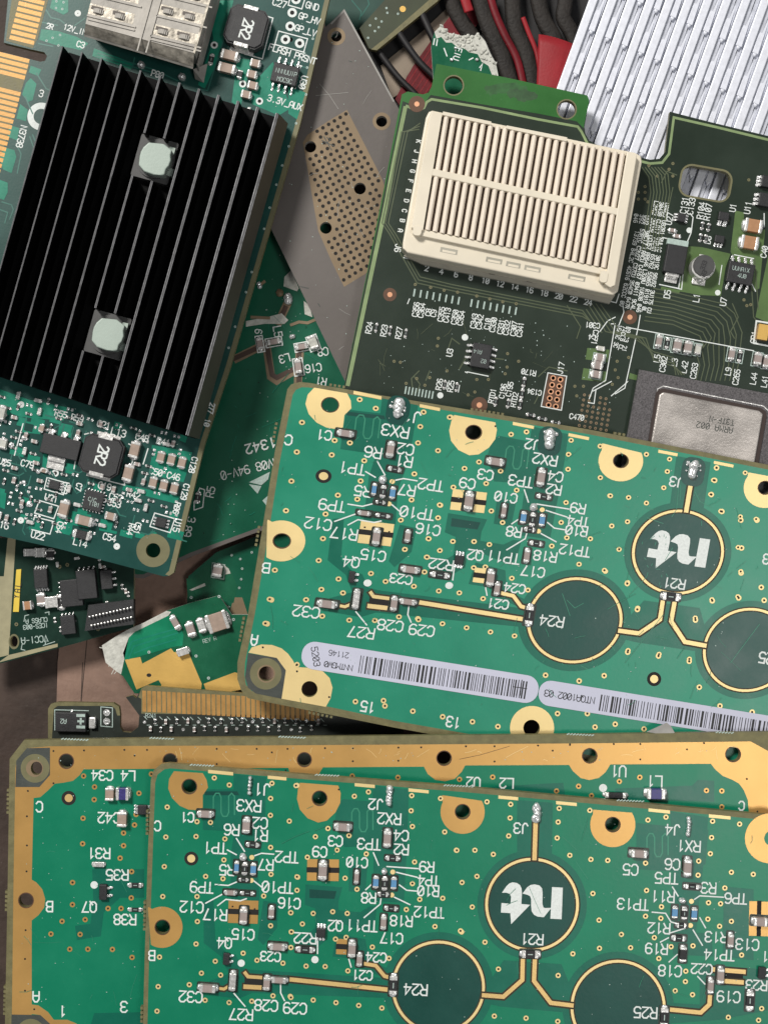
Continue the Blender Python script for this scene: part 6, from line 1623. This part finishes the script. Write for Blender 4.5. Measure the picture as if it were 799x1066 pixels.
# ------------------------------------------------------------------ board with the wide gold border
N2 = Board('gold_bordered_board', 'green board with a wide gold border and corner holes, under the lowest numbered board', 'circuit board', (400, 900), 0.0225, ang=0.3)
b_out = [(10, 790), (25, 770.5), (160, 768.5), (410, 766), (610, 764.5), (799, 762), (900, 761), (900, 1180), (3, 1180), (8, 920)]
bh = [(69, 792.6, 7.2), (177, 792, 7), (316.6, 791, 7), (462, 789.5, 7.2), (613.5, 787, 7.2), (762.7, 785.5, 7.4), (27, 937.6, 7.3)]
N2.slab('substrate', b_out, [circ(x, y, r, 22) for x, y, r in bh] + [circ(38, 800, 6, 20, 7)], 'gold', 'fr4', 0, -TH)
N2.sheet('board_rim', [(b_out, [[(16, 800), (17.5, 792), (28, 779), (52, 777), (300, 776), (610, 774), (781, 772), (799, 782), (890, 784), (890, 1170), (11, 1170), (14, 920)]])], 'fr4', 1e-5)
gm = [(87, 801), (157, 801), (170, 797.8), (296, 799)] + circ(316.6, 791, 22.5, 10, a0=150, a1=25)[:0]
gm = [(87, 801), (160, 800.5), (300, 799.5)] + [(302, 807), (310, 813), (320, 814), (330, 809), (336, 799)] + [(441, 798.3), (445, 806), (453, 812), (463, 813.5), (473, 811), (480, 804), (484, 797), (592, 796.5), (596, 803), (604, 810), (613, 812.3), (623, 810), (630, 804), (635, 796), (739.6, 795.3), (744, 801), (752, 808), (762, 812), (769, 816), (774, 823), (778, 833), (779, 845),
                                                         (779, 1170), (33, 1170), (33, 1046), (33, 958.5), (40, 953), (46, 945), (47, 936), (44, 926), (38, 919), (33, 916), (35, 831), (42, 830), (50, 823), (57, 816), (66, 815), (76, 813), (83, 807)]
N2.sheet('solder_mask', [gm], 'mask_deep', 1.2e-5)
N2.sheet('corner_bare_patch', [([(17, 792), (28, 779), (52, 778.5), (52, 807), (41, 819.5), (16, 819.5)], [circ(38, 800, 6, 20, 7)])], 'fr4d', 1.4e-5)
N2.sheet('hole_ring', [(circ(36.5, 800, 15, 30), [circ(38, 800, 6, 20, 7)])], 'fr4ring', 1.7e-5)
N2.sheet('tinned_hole_edge', [(circ(36, 800, 9, 22, 9), [circ(38, 800, 6, 20, 7)])], 'perf', 2e-5)
N2.sheet('corner_bare_patch', [[(12, 1056.5), (42, 1057), (52, 1066), (56, 1100), (11, 1100)]], 'fr4d', 1.4e-5)
N2.sheet('hole_ring', [circ(32, 1076, 15, 24)], 'fr4ring', 1.7e-5)
N2.sheet('gold_corner', [[(33, 1046), (40, 1047), (50, 1054), (56, 1062), (70, 1062), (80, 1066), (84, 1100), (57, 1100), (52, 1066), (42, 1057), (33, 1056)]], 'gold', 1.35e-5)
N2.sheet('hole_shoulder', [(circ(x, y, r + 1, 22), [circ(x, y, r, 22)]) for x, y, r in bh], 'brownring', 1.6e-5)
N2.sheet('bare_laminate_pattern', [[(98, 1055), (150, 1054), (150, 1075), (92, 1075)], [(96, 905), (150, 905), (150, 935), (125, 935), (108, 950), (105, 975), (80, 979), (78, 964), (94, 962), (97, 940)], [(484, 816), (500, 820), (565, 816), (586, 815), (588, 828), (484, 825)], [(640, 821), (720, 818), (726, 812), (743, 813), (743, 835), (640, 832)], [(98, 893), (110, 893), (110, 910), (98, 910)]], 'mask_bare', 1.6e-5)
N2.sheet('locating_mark_surround', [circ(71.5, 831, 7.5, 22)], 'void', 1.9e-5)
N2.sheet('locating_mark', [circ(71.5, 831, 4.2, 18)], 'goldm', 2.2e-5)
K5 = lambda pts, x0, y0, k: [(x0 + x / k, y0 + y / k) for x, y in pts]
vv = K5([(435, 240), (492, 297), (490, 363), (432, 460), (430, 593), (643, 537), (643, 603), (625, 668), (723, 330), (700, 495), (708, 440), (685, 738), (378, 795)], 0, 760, 5) + K5([(377, 65), (377, 180), (323, 267), (443, 258), (265, 333), (417, 335), (363, 412), (457, 412), (585, 413), (687, 455), (562, 200), (630, 200), (683, 145)], 0, 906, 5)
vv += K5([(200, 137), (512, 205), (620, 182), (683, 228)], 470, 780, 4.7) + K5([(72, 158), (172, 138), (498, 203), (573, 205), (573, 283)], 629, 780, 4.7) + [(366.5, 808), (414, 809.5), (157.5, 806), (478, 811.5)]
N2.sheet('via_ring_pattern', [(circ(x, y, 2.8, 12), [circ(x, y, 1.2, 8)]) for x, y in vv], 'gold', 2.6e-5)
N2.sheet('via_hole_pattern', [circ(x, y, 1.2, 8) for x, y in vv], 'void', 2.7e-5)
ds = K5([(278, 110), (437, 107), (647, 104), (765, 104), (700, 134), (145, 318), (140, 450), (140, 602), (138, 737), (278, 278)], 0, 760, 5) + K5([(133, 313), (130, 463), (130, 628), (178, 725)], 0, 906, 5)
ds += K5([(97, 683), (97, 743), (255, 683), (315, 697), (377, 683), (525, 680), (635, 680), (635, 732), (370, 768)], 200, 600, 3.8) + K5([(55, 678), (55, 730), (145, 677), (322, 673), (435, 673), (435, 733), (607, 670), (665, 690), (733, 668)], 400, 600, 3.8) + K5([(15, 665), (188, 664), (293, 664), (293, 725), (478, 685), (545, 660)], 589, 600, 3.8) + [(777, 811), (788, 845)]
N2.sheet('gold_speck_pattern', [circ(x, y, 1.05, 8) for x, y in ds], 'void', 2.6e-5)
sk = []
for t_, x, y, h_, a_ in [('L4 C34', 118, 807.5, 10, 181), ('C42', 113.5, 851.5, 10.5, 181), ('C', 41, 840, 10.5, 181), ('R31', 103, 888.5, 10.5, 181), ('R35', 122, 911, 10.5, 181), ('Q7', 93, 944.5, 10.5, 181), ('R38', 130, 957.5, 10.5, 181), ('B', 51.5, 944, 10.5, 181), ('A', 37.5, 1038, 10.5, 181), ('1', 65, 1053, 10.5, 181), ('3', 129, 1048.5, 11, 181),
                         ('U2', 492.5, 814.5, 10, 182), ('L2', 527, 815.5, 10, 182), ('U1', 643.5, 803, 11, 182), ('L1', 681, 813.5, 11, 182), ('C', 771.5, 839, 9, 182)]:
    sk += text(t_, x, y, h_, a_, wr=0.6)
N2.strokes('silkscreen_lettering', sk, 'silk', 2.6e-5, 1.55)
N2.sheet('pin_one_dot', [circ(98, 921.5, 3.9, 16), circ(627.4, 820.5, 4.2, 16), circ(164, 848, 1, 8)], 'silk', 2.6e-5)
N2.strokes('scratch_pattern', [[(478, 790.5), (500, 786), (530, 777)]], 'brownring', 2.4e-5, 0.45)
for k_, x, y, w, l, a_ in [('tan', 115, 826, 9, 13, 1), ('coil', 128.5, 825.5, 13, 13, 1), ('tan', 128, 852, 10, 15, 1), ('silver', 103, 899.5, 12, 5, 1), ('res', 141, 921.5, 13, 5, 1), ('res', 141, 947, 13, 4.5, 1), ('coil', 681.5, 825.5, 19, 11, 1), ('dark', 640, 827.5, 22, 6, 2)]:
    chip(N2, k_, x, y, w, l, a_)
ic(N2, 108, 928, 8, 16, 1, 2, 1.0e-3, 5, 'e', name='transistor', pw=2.2)
ic(N2, 149, 842.5, 10, 10, 1, 3, 1.0e-3, 4, 'ew', name='transistor', pw=2.2)

# ------------------------------------------------------------------ lower numbered board
N3 = Board('radio_board', 'green board with tan gold pads and no bar-code labels, lying on the gold-bordered board', 'circuit board', group='green radio boards of one kind', c=(470, 940), z=0.0262, ang=3.5)
l_out = [(157, 812), (160, 802), (168, 795.5), (176, 794.5), (300, 805), (480, 819), (640, 834), (799, 848.5), (900, 858), (900, 1180), (146, 1180), (150.5, 1000), (153.5, 900)]
lin = [(161.5, 815), (164, 806.5), (171, 801), (177, 800), (300, 810), (480, 824.5), (640, 839), (799, 854), (890, 863), (890, 1170), (151, 1170), (155, 1000), (158.5, 900)]
lh = [(197, 819), (332.5, 831.3), (481.3, 845.3), (637.5, 858.7), (169, 965.6)]
N3.slab('substrate', l_out, [circ(x, y, 7.4, 22) for x, y in lh], 'mask_deep', 'fr4', 0, -TH)
N3.sheet('board_rim', [(l_out, [lin])], 'fr4', 8e-6)
layout(N3, False)
N3.sheet('mounting_pad', [(circ(801, 873, 26, 34), [circ(803, 873, 8, 22)])], 'gold', 3.4e-5)
# snapped tab teeth along the edges of the three boards


def teeth(B, pts, z=0.0):
    for (x, y, a, n) in pts:
        c, s__ = pl(a)
        for i in range(n):
            B.slab('snapped_tab_tooth', rect(x + c * i * 4.6, y + s__ * i * 4.6, 2.6, 2.6, a), [], 'fr4', 'fr4', -0.1e-3, -TH + 0.1e-3)


teeth(N1, [(287.5, 441, 100, 5), (269.5, 549, 100, 5), (253.5, 644, 100, 6), (322, 742, 11, 6), (446, 766, 11, 4), (344, 400.5, 9, 4), (491, 426, 9, 8), (640, 451, 9, 3)])
teeth(N2, [(8.4, 823, 91, 6), (6.6, 929, 91, 5), (5, 1028, 91, 7)])
teeth(N3, [(153.3, 845, 91, 6), (150.6, 940, 91, 7), (147.5, 1050, 91, 4)])
for B_, pts in ((N2, [(64, 768.6, 9), (156, 767.6, 8), (290, 766.3, 9), (590, 763.6, 9), (745, 761.6, 6)]), (N3, [(198, 795.6, 8), (328, 806, 8), (462, 817, 10), (642, 832.5, 9)])):
    for (x, y, n) in pts:
        fr = []
        for i in range(n):
            fr.append([(x + i * 3.2, y + i * .15 + 1.2), (x + i * 3.2 + 2.0, y + i * .15 + 0.2)])
        B_.strokes('broken_edge_fibre_pattern', fr, 'silkd', 2.5e-5, 1.1)


# hairline scratches and settled dust, a few on each exposed board
def wear(B, region, n_s, n_d, m, zz, seed, w=0.45, dm='silkd'):
    rng = random.Random(seed)
    xs = [p[0] for p in region]; ys = [p[1] for p in region]
    ln, dt = [], []
    while len(ln) < n_s:
        x, y = rng.uniform(min(xs), max(xs)), rng.uniform(min(ys), max(ys))
        a = rng.uniform(0, 6.28); l = rng.uniform(3, 16) if rng.random() < .8 else rng.uniform(16, 34)
        x2, y2 = x + l * math.cos(a), y + l * math.sin(a)
        if inside((x, y), region) and inside((x2, y2), region):
            ln.append(([(x, y), ((x + x2) / 2 + rng.uniform(-1.2, 1.2), (y + y2) / 2 + rng.uniform(-1.2, 1.2)), (x2, y2)], w * rng.uniform(.5, 1.1)))
    while len(dt) < n_d:
        x, y = rng.uniform(min(xs), max(xs)), rng.uniform(min(ys), max(ys))
        if inside((x, y), region):
            r = rng.uniform(.25, .65)
            dt.append(circ(x, y, r, 6, r * rng.uniform(.6, 1.3)))
    if ln:
        B.strokes('scratch_pattern', ln, m, zz, 0.5)
    if dt:
        B.sheet('dust_speck_pattern', dt, dm, zz + 3e-6)


wear(N1, [(300, 420), (400, 425), (790, 495), (790, 745), (640, 735), (300, 690), (275, 660)], 60, 150, 'mask_line', Z + 1.2e-4, 41)
wear(N3, [(165, 812), (480, 835), (790, 862), (790, 1062), (158, 1062)], 40, 130, 'mask_line', Z + 1.2e-4, 42)
wear(N2, [(20, 785), (150, 780), (150, 1060), (20, 1060)], 16, 60, 'mask_line', 4e-5, 43)
wear(N2, [(160, 778), (780, 776), (780, 793), (160, 795)], 30, 40, 'goldb', 4e-5, 44, 0.4)
wear(R, [(425, 300), (640, 345), (655, 400), (640, 430), (372, 400)], 18, 90, 'rline', 6e-5, 45)
wear(Mb, [(290, 250), (350, 400), (280, 540), (215, 570), (240, 420)], 20, 60, 'apour', 1.3e-4, 46)
wear(Pb, [(346, 30), (358, 18), (405, 110), (395, 300), (362, 395), (290, 240), (315, 110)], 12, 50, 'plate_edge', 6e-5, 47)
wear(A, [(285, 20), (330, 20), (230, 380), (180, 590), (60, 560), (0, 540), (0, 420)], 14, 90, 'aline', 8e-5, 48)
